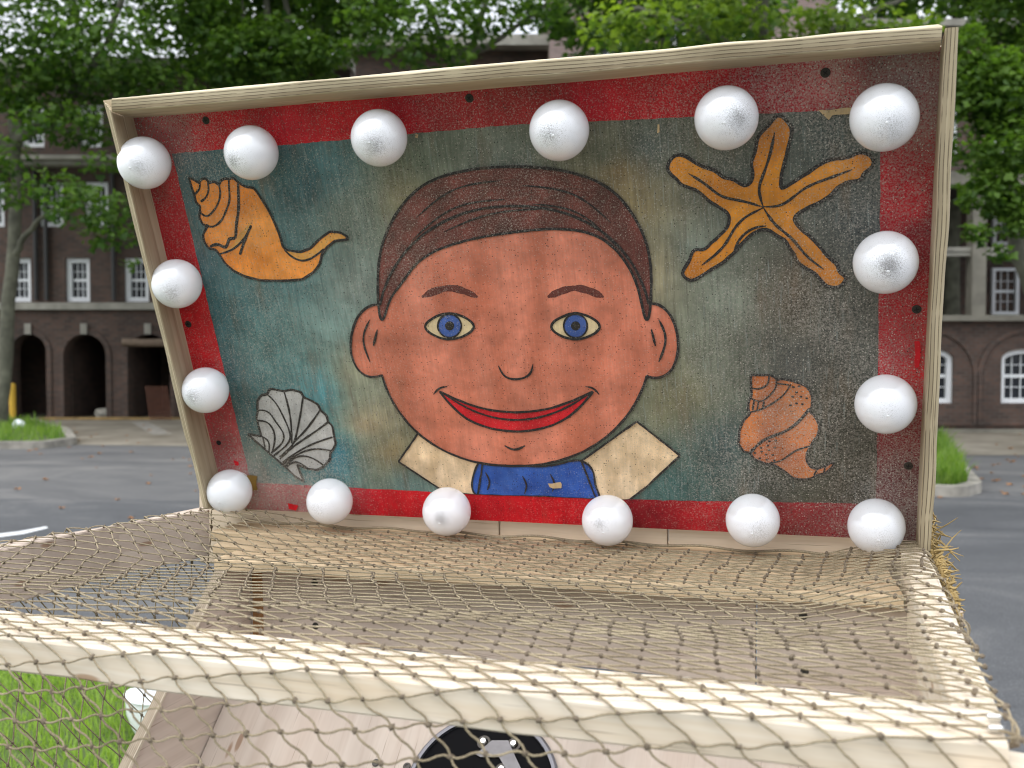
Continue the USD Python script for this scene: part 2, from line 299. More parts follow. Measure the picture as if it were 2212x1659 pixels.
leafy('plane_leaves', (0.030, 0.074, 0.012), (0.15, 0.26, 0.038), 0.46)
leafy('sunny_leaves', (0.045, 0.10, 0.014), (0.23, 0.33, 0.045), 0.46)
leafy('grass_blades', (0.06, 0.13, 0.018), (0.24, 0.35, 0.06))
plain('bark', (0.10, 0.10, 0.072), 0.9, var=0.5, scale=5, bump=0.03)
def brick(name, c1, c2, mortar, dirt=(0.5, 1.0)):
    mat(name, {'g': ('geometry', {}), 's': ('separate_xyz', {}), 'ad': ('math', {'math_type': 'add'}), 'c': ('combine_xyz', {}),
               'b': ('brick_texture', {'color1': c1, 'color2': c2, 'mortar': mortar, 'scale': 1.0, 'brick_width': 0.21, 'row_height': 0.072, 'mortar_size': 0.009, 'bias': -0.1}),
               'n': ('noise_texture', {'scale': 0.9, 'detail': 6, 'roughness': 0.65}), 'r': ('rgb_ramp', {'ramp': [(0.3, (dirt[0],) * 3), (0.7, (dirt[1],) * 3)]}),
               'x': ('mix_color', {'blend_type': 'multiply', 'fac': 1.0}), 'bm': ('bump', {'strength': 0.5, 'distance': 0.01, 'invert': True}), 'p': ('principled_bsdf', {'roughness': 0.85})},
        [('g.position', 's.vector'), ('s.x', 'ad.value1'), ('s.y', 'ad.value2'), ('ad.value', 'c.x'), ('s.z', 'c.y'), ('c.vector', 'b.vector'), ('g.position', 'n.vector'), ('n.fac', 'r.fac'),
         ('b.color', 'x.a'), ('r.color', 'x.b'), ('x.result', 'p.base_color'), ('b.fac', 'bm.height'), ('bm.normal', 'p.normal')])
brick('brown_brick', (0.115, 0.062, 0.044), (0.058, 0.037, 0.029), (0.09, 0.08, 0.07), (0.42, 1.1))
brick('pink_brick', (0.28, 0.19, 0.17), (0.22, 0.15, 0.135), (0.28, 0.25, 0.23), (0.75, 1.0))
plain('limestone', (0.26, 0.25, 0.215), 0.85, var=0.3, scale=3)
plain('porch_concrete', (0.17, 0.16, 0.13), 0.85, var=0.3, scale=3)
plain('white_paint', (0.72, 0.74, 0.76), 0.5, var=0.05)
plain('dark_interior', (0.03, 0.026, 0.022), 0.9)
plain('dark_metal', (0.03, 0.03, 0.03), 0.5)
plain('roof_slate', (0.12, 0.12, 0.12), 0.7, var=0.3, scale=4)
mat('window_glass', {'p': ('principled_bsdf', {'base_color': (0.012, 0.014, 0.018), 'roughness': 0.04})}, [])
plain('yellow_paint', (0.55, 0.33, 0.03), 0.5, var=0.2)
plain('faded_yellow', (0.26, 0.17, 0.06), 0.8, var=0.5, scale=3)
plain('rust_slat', (0.12, 0.045, 0.025), 0.8, var=0.3)
plain('dirty_canvas', (0.14, 0.10, 0.07), 0.8, var=0.3)
plain('white_rag', (0.75, 0.8, 0.85), 0.7)
plain('curb_concrete', (0.24, 0.225, 0.195), 0.9, var=0.45, scale=5, bump=0.006)
plain('fallen_leaf', (0.30, 0.13, 0.035), 0.8, var=0.5, scale=0.8)
plain('grass_soil', (0.06, 0.09, 0.022), 0.95, var=0.4, scale=6)
mat('asphalt_surface', {'g': ('geometry', {}), 'm': ('mapping', {'scale': (0.3, 0.55, 1)}), 'n': ('noise_texture', {'scale': 1.0, 'detail': 8, 'roughness': 0.68, 'distortion': 1.2}),
             'r': ('rgb_ramp', {'ramp': [(0.3, (0.066, 0.068, 0.073)), (0.5, (0.122, 0.122, 0.123)), (0.68, (0.185, 0.18, 0.173))]}),
             'f': ('noise_texture', {'scale': 90.0, 'detail': 3, 'roughness': 0.8}), 'rf': ('rgb_ramp', {'ramp': [(0.3, (0.55, 0.55, 0.55)), (0.6, (1.0, 1.0, 1.0)), (0.7, (2.0, 2.0, 1.95))]}),
             'x': ('mix_color', {'blend_type': 'multiply', 'fac': 1.0, 'use_clamp': False}), 'b': ('bump', {'strength': 0.5, 'distance': 0.006}), 'p': ('principled_bsdf', {'roughness': 0.75})},
    [('g.position', 'm.vector'), ('m.vector', 'n.vector'), ('n.fac', 'r.fac'), ('g.position', 'f.vector'), ('f.fac', 'rf.fac'), ('r.color', 'x.a'), ('rf.color', 'x.b'), ('x.result', 'p.base_color'), ('f.fac', 'b.height'), ('b.normal', 'p.normal')])
mat('dirt_apron', {'g': ('geometry', {}), 'n': ('noise_texture', {'scale': 0.9, 'detail': 7, 'roughness': 0.65}),
             'r': ('rgb_ramp', {'ramp': [(0.3, (0.10, 0.082, 0.055)), (0.5, (0.17, 0.15, 0.115)), (0.7, (0.25, 0.225, 0.18))]}), 'p': ('principled_bsdf', {'roughness': 0.9})},
    [('g.position', 'n.vector'), ('n.fac', 'r.fac'), ('r.color', 'p.base_color')])

# ------------------------------------------------------------------ ground
def sheet(pts, z, h=0.0):
    P = Polygon([(p[0], p[1]) for p in pts])
    if h: m = trimesh.creation.extrude_polygon(P, h, engine='earcut'); m.apply_translation([0, 0, z]); return m
    v, f = trimesh.creation.triangulate_polygon(P, engine='earcut')
    m = trimesh.Trimesh(np.c_[v, np.full(len(v), z)], f, process=False)
    if m.face_normals[:, 2].mean() < 0: m.faces = m.faces[:, ::-1]
    return m
G = lambda x, y, z=0.0: at_z(x, y, z)[:2]
structure('asphalt', sheet([(-400, -150), (400, -150), (400, 700), (-400, 700)], 0.0), 'asphalt_surface')
mat('dark_tarmac', {'g': ('geometry', {}), 'm': ('mapping', {'scale': (0.35, 0.7, 1)}), 'n': ('noise_texture', {'scale': 1.0, 'detail': 8, 'roughness': 0.68, 'distortion': 1.0}),
             'r': ('rgb_ramp', {'ramp': [(0.3, (0.042, 0.045, 0.051)), (0.5, (0.07, 0.073, 0.079)), (0.66, (0.13, 0.129, 0.129))]}),
             'f': ('noise_texture', {'scale': 90.0, 'detail': 3, 'roughness': 0.8}), 'rf': ('rgb_ramp', {'ramp': [(0.3, (0.55, 0.55, 0.55)), (0.58, (1.0, 1.0, 1.0)), (0.68, (2.6, 2.6, 2.5))]}),
             'x': ('mix_color', {'blend_type': 'multiply', 'fac': 1.0, 'use_clamp': False}), 'b': ('bump', {'strength': 0.5, 'distance': 0.006}), 'p': ('principled_bsdf', {'roughness': 0.75})},
    [('g.position', 'm.vector'), ('m.vector', 'n.vector'), ('n.fac', 'r.fac'), ('g.position', 'f.vector'), ('f.fac', 'rf.fac'), ('r.color', 'x.a'), ('rf.color', 'x.b'), ('x.result', 'p.base_color'), ('f.fac', 'b.height'), ('b.normal', 'p.normal')])
_e = [(x, 11.2 + 1.3 * meshkit.fbm(np.array([[x * .35, 0, 2.]]), 5)[0] + (.8 if x > 0 else 0)) for x in np.linspace(30, -30, 160)]
structure('tarmac_patch', sheet([(-30, -20), (30, -20)] + _e, 0.002), 'dark_tarmac')
yL = G(300, 962)[1]; yR = G(2150, 984)[1]
structure('dirt_apron', sheet([(-60, yL + .6), (-9, yL + 0.2), (-6, yL - 0.2), (-2.5, yL), (3.0, yL - 1.0), (5.0, yR), (60, yR), (60, 60), (-60, 60)], 0.005), 'dirt_apron')
structure('stone_slab', sheet([G(282, 912), G(318, 911), G(372, 938), G(330, 940)], 0.009), 'curb_concrete')
def island(outline, tag):
    P = Polygon(outline).buffer(-0.3).buffer(0.3, quad_segs=8)
    ring = P.difference(P.buffer(-0.16))
    m = trimesh.creation.extrude_polygon(ring, 0.13, engine='earcut')
    structure('curb', m, 'curb_concrete')
    m = trimesh.creation.extrude_polygon(P.buffer(-0.162), 0.11, engine='earcut')
    structure('grass_bed', m, 'grass_soil')
    return P.buffer(-0.18)
isl_left = island([G(-520, 972), G(90, 970), G(166, 960), G(150, 938), G(80, 916), (-30, G(40, 914)[1])], 'left')
isl_right = island([G(1900, 1066), G(2085, 1076), G(2122, 1064), G(2085, 1020), G(2060, 985), G(1960, 975), G(1850, 1000)], 'right')
near = Polygon([(-9, -3), (-0.6, -3), (-0.6, G(700, 1460)[1]), (-9, G(-300, 1436)[1])])
cr = near.difference(near.buffer(-0.15))
structure('curb', trimesh.creation.extrude_polygon(cr, 0.12, engine='earcut'), 'curb_concrete')
structure('grass_bed', trimesh.creation.extrude_polygon(near.buffer(-0.152), 0.09, engine='earcut'), 'grass_soil')
structure('painted_line', sheet([G(-260, 1184), G(40, 1149), G(100, 1138), G(104, 1141), G(50, 1154), G(-260, 1194)], 0.004), 'white_paint')

def blades(P, n, h, w, z0, seed, dens=None):
    r = np.random.default_rng(seed); x0, y0, x1, y1 = P.bounds
    pts = []
    while len(pts) < n:
        q = r.uniform([x0, y0], [x1, y1], (n * 2, 2))
        k = [p for p in q if P.contains(Point(p))]
        pts += k
    p = np.array(pts[:n]); hh = h * r.uniform(0.45, 1.15, n) * (0.6 + 0.8 * meshkit.noise(np.c_[p * 2.2, np.zeros(n)], seed))
    a = r.uniform(0, 2 * np.pi, n); le = r.uniform(0.1, 0.75, n) * hh; b = a + r.normal(1.57, 0.5, n)
    base = np.c_[p, np.full(n, z0)]; wv = np.c_[np.cos(a), np.sin(a), np.zeros(n)] * (w / 2) ; lv = np.c_[np.cos(b), np.sin(b), np.zeros(n)]
    mid = base + lv * (le * 0.3)[:, None] + np.c_[np.zeros((n, 2)), hh * 0.6]; tip = base + lv * le[:, None] + np.c_[np.zeros((n, 2)), hh]
    v = np.stack([base - wv, base + wv, mid + wv * .8, mid - wv * .8, tip], 1).reshape(-1, 3)
    i = np.arange(n)[:, None] * 5
    f = np.vstack([i + [0, 1, 2], i + [0, 2, 3], i + [3, 2, 4]])
    t = np.repeat(np.clip(r.normal(0.5, 0.25, n) + 0.5 * (meshkit.noise(np.c_[p * 1.3, np.ones(n)], seed + 4) - 0.5), 0, 1), 5)
    return (v, f), t
vis = near.buffer(-0.2).intersection(sbox(-4.6, 2.4, -1.0, 6.5))
m_, t_ = blades(vis, 26000, 0.085, 0.006, 0.085, 3)
top(obj('grass', m_, 'grass_blades', prim={'tint': t_}), 'bright green lawn grass seen through the net at lower left', 'grass', kind='stuff')
m_, t_ = blades(isl_left, 9000, 0.20, 0.02, 0.105, 4)
top(obj('grass', m_, 'grass_blades', prim={'tint': t_ * .7}), 'green grass on the kerbed island at the foot of the left tree', 'grass', kind='stuff')
m_, t_ = blades(isl_right, 8000, 0.32, 0.02, 0.105, 5)
top(obj('grass', m_, 'grass_blades', prim={'tint': t_ * .7}), 'tall green grass on the kerbed island right of the painted sign', 'grass', kind='stuff')

# fallen leaves
def flat_leaf(): 
    a = np.linspace(0, 2 * np.pi, 11)[:-1]; r = np.where(np.arange(10) % 2 == 0, 1.0, 0.5); return np.c_[r * np.cos(a), r * np.sin(a)]
LV = []
for k in range(140):
    if k < 45: q = G(random.uniform(-40, 480), random.choice([random.uniform(962, 1000), random.uniform(905, 960), random.uniform(1000, 1130)]))
    elif k < 85: q = G(random.uniform(2010, 2260), random.uniform(945, 1090))
    else: q = np.array([random.uniform(-14, 14), random.uniform(11, 22)])
    s = random.uniform(0.025, 0.055); c = flat_leaf() * s; th = random.uniform(0, 6.3)
    c = c @ np.array([[math.cos(th), -math.sin(th)], [math.sin(th), math.cos(th)]])
    v = np.c_[c + q, 0.012 + 0.25 * s * np.sin(np.arange(10) * 1.9 + th) + 0.25 * s]
    v = np.vstack([v, [*q, 0.014]]); LV.append(trimesh.Trimesh(v, [[10, i, (i + 1) % 10] for i in range(10)], process=False))
top(obj('fallen_leaves', cat_m(LV), 'fallen_leaf'), 'dry orange leaves scattered over the asphalt and apron', 'leaves', kind='stuff')

# ------------------------------------------------------------------ buildings
def arch_poly(x0, x1, z0, z1, seg=False):
    w = (x1 - x0) / 2; cx = (x0 + x1) / 2
    rise = w * 0.45 if seg else w
    a = np.linspace(0, np.pi, 19)
    return Polygon([(x0, z0), (x1, z0)] + [(cx + w * math.cos(t), z1 - rise + rise * math.sin(t)) for t in a])
def wall_mesh(P, y, th):
    m = trimesh.creation.extrude_polygon(P, th, engine='earcut')   # x, z(as y), depth
    v = m.vertices.copy(); m.vertices = np.c_[v[:, 0], y + v[:, 2], v[:, 1]]
    m.faces = m.faces[:, ::-1]
    return m
def ring_mesh(P, w, y, th): return wall_mesh(P.difference(P.buffer(-w)), y, th)
def window(parent, P, y, fr=0.12, nx=3, nz=4, mid=True, label=None):
    x0, z0, x1, z1 = P.bounds
    path = obj('window', ring_mesh(P, fr, y - 0.05, 0.16), 'white_paint', parent, label=label)
    inn = P.buffer(-fr + 0.005); bars = []
    for k in range(1, nx): x = x0 + fr + (x1 - x0 - 2 * fr) * k / nx; bars.append(sbox(x - .008, z0, x + .008, z1))
    for k in range(1, nz): z = z0 + fr + (z1 - z0 - 2 * fr) * k / nz; h = 0.035 if (mid and k == nz // 2) else 0.008; bars.append(sbox(x0, z - h, x1, z + h))
    g = unary_union(bars).intersection(inn)
    obj('glazing_bars', wall_mesh(g, y + 0.03, 0.04) if g.geom_type == 'Polygon' else cat_m([wall_mesh(q, y + 0.03, 0.04) for q in g.geoms]), 'white_paint', path)
    obj('pane', wall_mesh(inn, y + 0.075, 0.01), 'window_glass', path)
    obj('sill', boxm(x0 - .05, x1 + .05, y - .11, y - 0.053, z0 - .09, z0 - .004), 'limestone', path)
    return path
# left building
YB = G(150, 905)[1]
X = lambda x, Y=YB: at_y(x, 756, Y)[0]
Z = lambda y, Y=YB: at_y(1106, y, Y)[2]
bl = thing('brick_building', 'dark brown brick building with arcade and white sash windows behind left tree', 'building', (X(180), YB, 0))
P = sbox(X(-420), 0, X(760), Z(150))
arches = [(-111, -37), (26, 100), (138, 229), (276, 367), (414, 505), (552, 643)]
AP = [arch_poly(X(a), X(b), -0.05, Z(722)) for a, b in arches]
r1 = [(-238 + 127 * k, -185 + 127 * k) for k in range(0, 8)]
W1 = [sbox(X(a), Z(652), X(b), Z(557)) for a, b in r1 if not (60 < a < 110)]
W2 = [sbox(X(a), Z(490), X(a + 52), Z(392)) for a in (-95, -38, 89, 186, 298, 410, 522)]
W3 = [sbox(X(a), Z(318), X(a + 50), Z(225)) for a in (-60, 52, 178, 290, 402, 514)]
W4 = []
hole = unary_union(AP + W1 + W2 + W3 + W4)
obj('wall', wall_mesh(P.difference(hole), YB, 0.45), 'brown_brick', bl)
for w in W1 + W2 + W3 + W4: window(bl, w, YB + 0.14)
for (a, b), ap in zip(arches, AP):
    obj('arch_surround', wall_mesh(ap.buffer(0.13, join_style=2).difference(ap.buffer(0.004)).intersection(sbox(-99, 0.012, 99, 99)), YB - 0.035, 0.03), 'brown_brick', bl)
    c = (a + b) / 2; obj('keystone', boxm(X(c - 7), X(c + 7), YB - 0.08, YB - 0.038, Z(722), Z(699)), 'limestone', bl)
ap3 = AP[3]
obj('arcade_back_wall', boxm(X(-420), X(760), YB + 2.6, YB + 2.9, 0, Z(690)), 'brown_brick', bl)
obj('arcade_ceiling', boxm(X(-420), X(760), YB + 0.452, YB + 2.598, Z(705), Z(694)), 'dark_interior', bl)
for a in (-80, 118, 252, 390):
    obj('arcade_pier', boxm(X(a) - .25, X(a) + .25, YB + 0.455, YB + 2.596, 0.002, Z(707)), 'brown_brick', bl)
window(bl, arch_poly(X(296, YB + 2.5), X(340, YB + 2.5), Z(842, YB + 2.5), Z(750, YB + 2.5), True), YB + 2.42, fr=.12, nx=2)
obj('string_course', boxm(X(-420), X(762), YB - 0.13, YB - 0.003, Z(669), Z(654)), 'limestone', bl)
obj('cornice', cat_m([boxm(X(-420), X(450), YB - 0.55, YB - 0.004, Z(352), Z(343)), boxm(X(-420), X(450), YB - 0.4, YB - 0.004, Z(362), Z(352.3))]), 'limestone', bl)
obj('parapet', boxm(X(-422), X(764), YB - 0.2, YB + 0.5, Z(149.5), Z(128)), 'limestone', bl)
for x in (83, 106, 250): obj('downspout', tube([[X(x), YB - .09, Z(666) + .2], [X(x), YB - .09, Z(372)]], 0.055, 8), 'dark_metal', bl)
obj('side_wall', boxm(X(750), X(760), YB + .455, YB + 12, 0, Z(150)), 'brown_brick', bl)
obj('side_wall', boxm(X(-420), X(-410), YB + .455, YB + 12, 0, Z(150)), 'brown_brick', bl)
obj('roof', boxm(X(-418), X(758), YB + .52, YB + 12, Z(143), Z(140)), 'roof_slate', bl)
obj('threshold', boxm(X(95), X(420), YB - 0.35, YB - 0.04, 0.006, 0.05), 'faded_yellow', bl)
# canvas awning rolled up over the third arch
aw = thing('rolled_awning', 'grubby rolled canvas awning over the arch nearest the sign', 'awning', (X(305), YB - .2, Z(740)))
obj('roll', tube([[X(272), YB - .2, Z(739)], [X(320), YB - .21, Z(741)], [X(372), YB - .2, Z(740)]], 0.1, 12), 'dirty_canvas', aw, smooth=True)
for x in (274, 370): obj('bracket', boxm(X(x) - .03, X(x) + .03, YB - .2, YB - .04, Z(743), Z(737)), 'dark_metal', aw)
# leaning slatted fence
fe = thing('slat_fence', 'reddish brown slatted fence leaning in the arch beside the sign', 'fence', (X(352), YB - .3, 0))
for k in range(9):
    x = X(328 + k * 5.4); m = boxm(-.012, .012, -.006, .006, 0, 0.86); m.apply_transform(trimesh.transformations.rotation_matrix(-0.16, [0, 1, 0])); m.apply_transform(trimesh.transformations.rotation_matrix(-0.12, [1, 0, 0])); m.apply_translation([x + .09, YB - .42, 0.006]); obj('slat', m, 'rust_slat', fe)
for z in (.2, .6): obj('wire', tube([[X(326) - z * .16 + .09, YB - .40 + z * .12, z], [X(374) - z * .16 + .09, YB - .40 + z * .12, z]], 0.006, 5), 'dark_metal', fe)
# rubbish in the middle arch
rb = np.random.default_rng(3)
m = trimesh.creation.icosphere(3, 0.16); v = m.vertices; m.vertices = v * (0.6 + 0.8 * meshkit.fbm(v * 9 + 3, 3))[:, None] * [1.6, 1, .9] + [X(216), YB + .25, .13]
top(obj('rubbish_pile', m, 'limestone'), 'pale grey heap of rubbish in the foot of the middle arch', 'rubbish')
m = trimesh.creation.icosphere(3, 0.09); v = m.vertices; p = G(40, 924, .12); m.vertices = v * (0.6 + 0.8 * meshkit.fbm(v * 8 + 7, 3))[:, None] * [1.5, 1, 1.1] + [p[0], p[1], .17]
top(obj('plastic_bag', m, 'white_rag'), 'crumpled white plastic bag in the grass by the left tree', 'bag')
p = G(28, 916)
bo = thing('bollard', 'yellow painted post beside the trunk of the left tree', 'bollard', (p[0], p[1], 0))
h = Z(828, p[1]); prof = np.array([[0, 0], [.075, 0], [.075, h - .05], [.05, h - .012], [0, h]]); m = trimesh.creation.revolve(prof, sections=20); m.apply_translation([p[0], p[1], 0.006]); obj('post', m, 'yellow_paint', bo, smooth=40)
m = trimesh.creation.revolve(np.array([[0, 0], [.1, 0], [.1, .02], [.078, .024]]), sections=20); m.apply_translation([p[0], p[1], 0.008]); obj('foot', m, 'curb_concrete', bo)

# right building with porch
YR = G(2150, 934)[1]
Xr = lambda x, d=0: X(x, YR + d); Zr = lambda y, d=0: Z(y, YR + d)
br = thing('brick_building', 'brick building with concrete porch columns and arched windows right of the sign', 'building', (Xr(2150), YR, 0))
P = sbox(Xr(1780), 0, Xr(2600), Zr(694))
wa = [(1965, 2060), (2164, 2262), (2368, 2466)]
WA = [arch_poly(Xr(a), Xr(b), Zr(871), Zr(754), True) for a, b in wa]
obj('wall', wall_mesh(P.difference(unary_union(WA)), YR, 0.4), 'brown_brick', br)
for w in WA:
    window(br, w, YR + .12, fr=.10, nx=4, nz=4)
    x0, z0, x1, z1 = w.bounds
    o = arch_poly(x0 - .42, x1 + .42, .2, z1 + .34)
    obj('arch_surround', wall_mesh(o.buffer(.1).difference(o).intersection(sbox(-99, .15, 99, 99)), YR - .03, .026), 'brown_brick', br)
obj('string_course', boxm(Xr(1780), Xr(2600), YR - .15, YR + .6, Zr(693.6), Zr(681)), 'porch_concrete', br)
obj('plinth', boxm(Xr(1780), Xr(2600), YR - .12, YR - .003, 0.006, Zr(927)), 'porch_concrete', br)
for c in (1888, 2001, 2114, 2255, 2396):
    obj('column', boxm(Xr(c - 15), Xr(c + 15), YR + .02, YR + .34, Zr(680.8), Zr(398)), 'porch_concrete', br)
for a, b in ((1903, 1986), (2016, 2099), (2129, 2240), (2270, 2381)):
    obj('balcony_rail', cat_m([boxm(Xr(a) + .004, Xr(b) - .004, YR + .08, YR + .26, Zr(542), Zr(533)), boxm(Xr(a) + .004, Xr(b) - .004, YR + .1, YR + .24, Zr(552), Zr(542.3))]), 'limestone', br)
obj('porch_beam', boxm(Xr(1780), Xr(2600), YR, YR + .4, Zr(397.6), Zr(370)), 'porch_concrete', br)
obj('porch_back_wall', boxm(Xr(1780), Xr(2600), YR + 2.2, YR + 2.5, 0, Zr(100)), 'brown_brick', br)
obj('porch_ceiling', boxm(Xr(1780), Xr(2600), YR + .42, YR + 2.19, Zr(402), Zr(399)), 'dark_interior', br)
for a in (1930, 2146, 2290):
    window(br, sbox(Xr(a, 2), Zr(679, 2), Xr(a + 58, 2), Zr(578, 2)), YR + 2.14, fr=.07, nx=3)
    window(br, sbox(Xr(a, 2), Zr(528, 2), Xr(a + 58, 2), Zr(430, 2)), YR + 2.14, fr=.07, nx=3)
P = sbox(Xr(1780), Zr(369.6), Xr(2600), Zr(60)); W = [sbox(Xr(a), Zr(330), Xr(a + 55), Zr(230)) for a in (1880, 2010, 2140, 2270, 2400)]
obj('upper_wall', wall_mesh(P.difference(unary_union(W)), YR + .04, .35), 'brown_brick', br)
for w in W: window(br, w, YR + .15)
obj('parapet', boxm(Xr(1775), Xr(2605), YR - .15, YR + 2.6, Zr(59.6), Zr(45)), 'limestone', br)
# pale wing behind, seen over the sign
YC = 33.0
Xc = lambda x: X(x, YC); Zc = lambda y: Z(y, YC)
bc = thing('brick_building', 'pale pink brick wing with grey cornice glimpsed through leaves over the sign', 'building', (Xc(1180), YC, 0))
W = [sbox(Xc(a), Zc(150), Xc(a + 60), Zc(30)) for a in (1290, 1420, 1550)]
obj('wall', wall_mesh(sbox(Xc(1187), 0, Xc(1800), Zc(-40)).difference(unary_union(W)), YC, .4), 'pink_brick', bc)
for w in W: window(bc, w, YC + .12)
obj('recessed_wall', boxm(Xc(740), Xc(1186), YC + 1.2, YC + 1.6, 0, Zc(86)), 'brown_brick', bc)
obj('cornice', cat_m([boxm(Xc(735), Xc(1186.5), YC + .55, YC + 1.62, Zc(85.6), Zc(72)), boxm(Xc(738), Xc(1186.5), YC + .75, YC + 1.62, Zc(71.6), Zc(58))]), 'limestone', bc)
obj('roof', boxm(Xc(1180), Xc(1805), YC - .2, YC + 9, Zc(-40.5), Zc(-52)), 'limestone', bc)

# ------------------------------------------------------------------ trees
LEAF = np.array([[0, 0], [.42, .12], [.5, .42], [.26, .5], [.0, 1.0], [-.26, .5], [-.5, .42], [-.42, .12]])
LF = np.array([[0, 1, 2], [0, 2, 3], [0, 3, 4], [0, 4, 5], [0, 5, 6], [0, 6, 7]])
def leaves(centres, radii, n, size, seed, tint=(0.0, 1.0)):
    r = np.random.default_rng(seed); centres = np.array(centres, float); radii = np.array(radii, float)
    w = radii[:, 0] * radii[:, 1] * radii[:, 2]; w = w ** .8; k = r.choice(len(centres), n, p=w / w.sum())
    d = r.normal(size=(n, 3)); d /= np.linalg.norm(d, axis=1, keepdims=True); rad = r.uniform(0.15, 1, n) ** .5
    c = centres[k] + d * rad[:, None] * radii[k]
    # sub-clumps: pull towards twig points so that gaps open between sprays
    tw = c + r.normal(scale=.12, size=(n, 3)); cell = .42
    q = np.floor(tw / cell); hsh = np.abs(np.sin(q @ np.array([12.9898, 78.233, 37.719])) * 43758.5453) % 1
    keep = hsh > 0.30; c = c[keep]; k = k[keep]; d = d[keep]; rad = rad[keep]; hsh = hsh[keep]; n = len(c)
    up = np.array([0, 0, 1.0]) + r.normal(scale=.55, size=(n, 3)) + d * .35; up /= np.linalg.norm(up, axis=1, keepdims=True)
    t = r.normal(size=(n, 3)); t -= (t * up).sum(1, keepdims=True) * up; t /= np.linalg.norm(t, axis=1, keepdims=True); t[:, 2] -= .25
    s = np.cross(up, t); sz = size * r.uniform(.6, 1.2, n)
    v = c[:, None] + sz[:, None, None] * (LEAF[None, :, 0, None] * s[:, None] + LEAF[None, :, 1, None] * t[:, None]) - (np.abs(LEAF[:, 0]) * .25)[None, :, None] * up[:, None] * sz[:, None, None]
    f = (np.arange(n)[:, None, None] * 8 + LF[None]).reshape(-1, 3)
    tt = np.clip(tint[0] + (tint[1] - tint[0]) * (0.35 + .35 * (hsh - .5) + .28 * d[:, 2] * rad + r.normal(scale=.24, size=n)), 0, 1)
    return (v.reshape(-1, 3), f), np.repeat(tt, 8)
def limbs(path, segs, m='bark'):
    for k, (pts, r0, r1) in enumerate(segs):
        pts = np.array(pts, float); s = np.linspace(0, 1, 14); tt = np.linspace(0, 1, len(pts))
        from scipy.interpolate import CubicSpline
        c = CubicSpline(tt, pts)(s) if len(pts) > 2 else pts[0] + (pts[-1] - pts[0]) * s[:, None]
        rr = np.random.default_rng(int(abs(c[0, 0]) * 77) + k); c[1:] += rr.normal(scale=.02, size=(13, 3))
        obj('trunk' if k == 0 else 'limb', tube(c, np.linspace(r0, r1, 14), 10), m, path, smooth=True)
def ell(x, y, Y, rx, ry, rz=None):
    """a clump at photograph position x, y and depth Y, radii in photograph pixels"""
    s = Y / FPX; return at_y(x, y, Y), (rx * s, (rz or rx) * s, ry * s)
def tree(label, foot, segs, cl, n, size, leafm, seed, tint=(0, 1), group=None):
    t = thing('plane_tree', label, 'tree', foot, group=group)
    limbs(t, segs)
    m, tt = leaves([c[0] for c in cl], [c[1] for c in cl], n, size, seed, tint)
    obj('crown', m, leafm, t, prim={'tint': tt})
    return t
# left tree
Y1 = G(14, 930)[1]
q = lambda x, y, Y: at_y(x, y, Y)
f0 = np.array([q(3, 900, Y1)[0], Y1, .1])
tree('plane tree with mottled trunk at the left edge on the grass island', f0,
     [([f0 - [0, 0, .1], q(10, 760, Y1), q(26, 560, Y1), q(36, 400, Y1), q(30, 260, Y1)], .165, .11),
      ([q(30, 560, Y1), q(70, 490, Y1 - .5), q(130, 440, Y1 - 1)], .08, .03), ([q(33, 300, Y1), q(120, 250, Y1 - .6), q(210, 130, Y1 - 1), q(270, -40, Y1 - 1)], .11, .05),
      ([q(33, 330, Y1), q(-60, 200, Y1 + .5), q(-120, 20, Y1)], .10, .05), ([q(32, 280, Y1), q(110, 275, Y1 - .8), q(205, 300, Y1 - 1.5)], .07, .025),
      ([q(150, 215, Y1 - .7), q(170, 100, Y1 - .4), q(150, -60, Y1)], .06, .03)],
     [ell(60, 60, Y1 - 1, 190, 110), ell(230, 110, Y1 - 1.5, 170, 95), ell(330, 200, Y1 - 1, 150, 50), ell(90, 210, Y1 - 1, 110, 60), ell(10, 340, Y1 - 1.5, 70, 50), ell(200, 450, Y1 - 2, 105, 50), ell(240, 505, Y1 - 2, 70, 40), ell(120, 400, Y1 - 2, 70, 40), ell(400, 30, Y1 - 1, 130, 90),
      ell(150, -140, Y1, 330, 130), ell(100, -480, Y1 + .5, 420, 260), ell(-150, 80, Y1, 130, 190), ell(-130, 300, Y1 - .5, 90, 110), ell(280, 570, Y1 - 2, 25, 18), ell(150, 270, Y1 - 1.5, 120, 45), ell(40, 170, Y1 - 1.2, 110, 80), ell(215, 350, Y1 - 1.8, 50, 26), ell(20, 420, Y1 - 1.5, 50, 30)],
     58000, .13, 'plane_leaves', 21, (0, .8))
# tree behind the sign
Y2 = 22.5; f0 = np.array([q(640, 900, Y2)[0], Y2, 0])
tree('dark branching plane tree rising behind the top left of the sign', f0,
     [([f0, q(640, 600, Y2), q(620, 330, Y2), q(600, 190, Y2)], .24, .15), ([q(600, 200, Y2), q(570, 120, Y2), q(575, 0, Y2), q(540, -150, Y2)], .10, .05),
      ([q(600, 200, Y2), q(620, 90, Y2), q(610, -80, Y2)], .10, .05), ([q(585, 170, Y2), q(540, 100, Y2 - .3), q(525, 0, Y2)], .06, .03), ([q(605, 190, Y2), q(680, 80, Y2), q(760, -60, Y2)], .08, .04)],
     [ell(520, 120, Y2 - 1, 110, 70), ell(600, 90, Y2 - 1, 100, 60), ell(690, 110, Y2 - 1.5, 90, 38), ell(620, 150, Y2 - 1, 110, 35), ell(540, -140, Y2, 330, 90), ell(760, 0, Y2 - 1, 120, 70), ell(470, 40, Y2, 90, 70)],
     21000, .135, 'plane_leaves', 22, (0, .85))
Y3 = 21.0; f0 = np.array([q(980, 900, Y3)[0], Y3, 0])
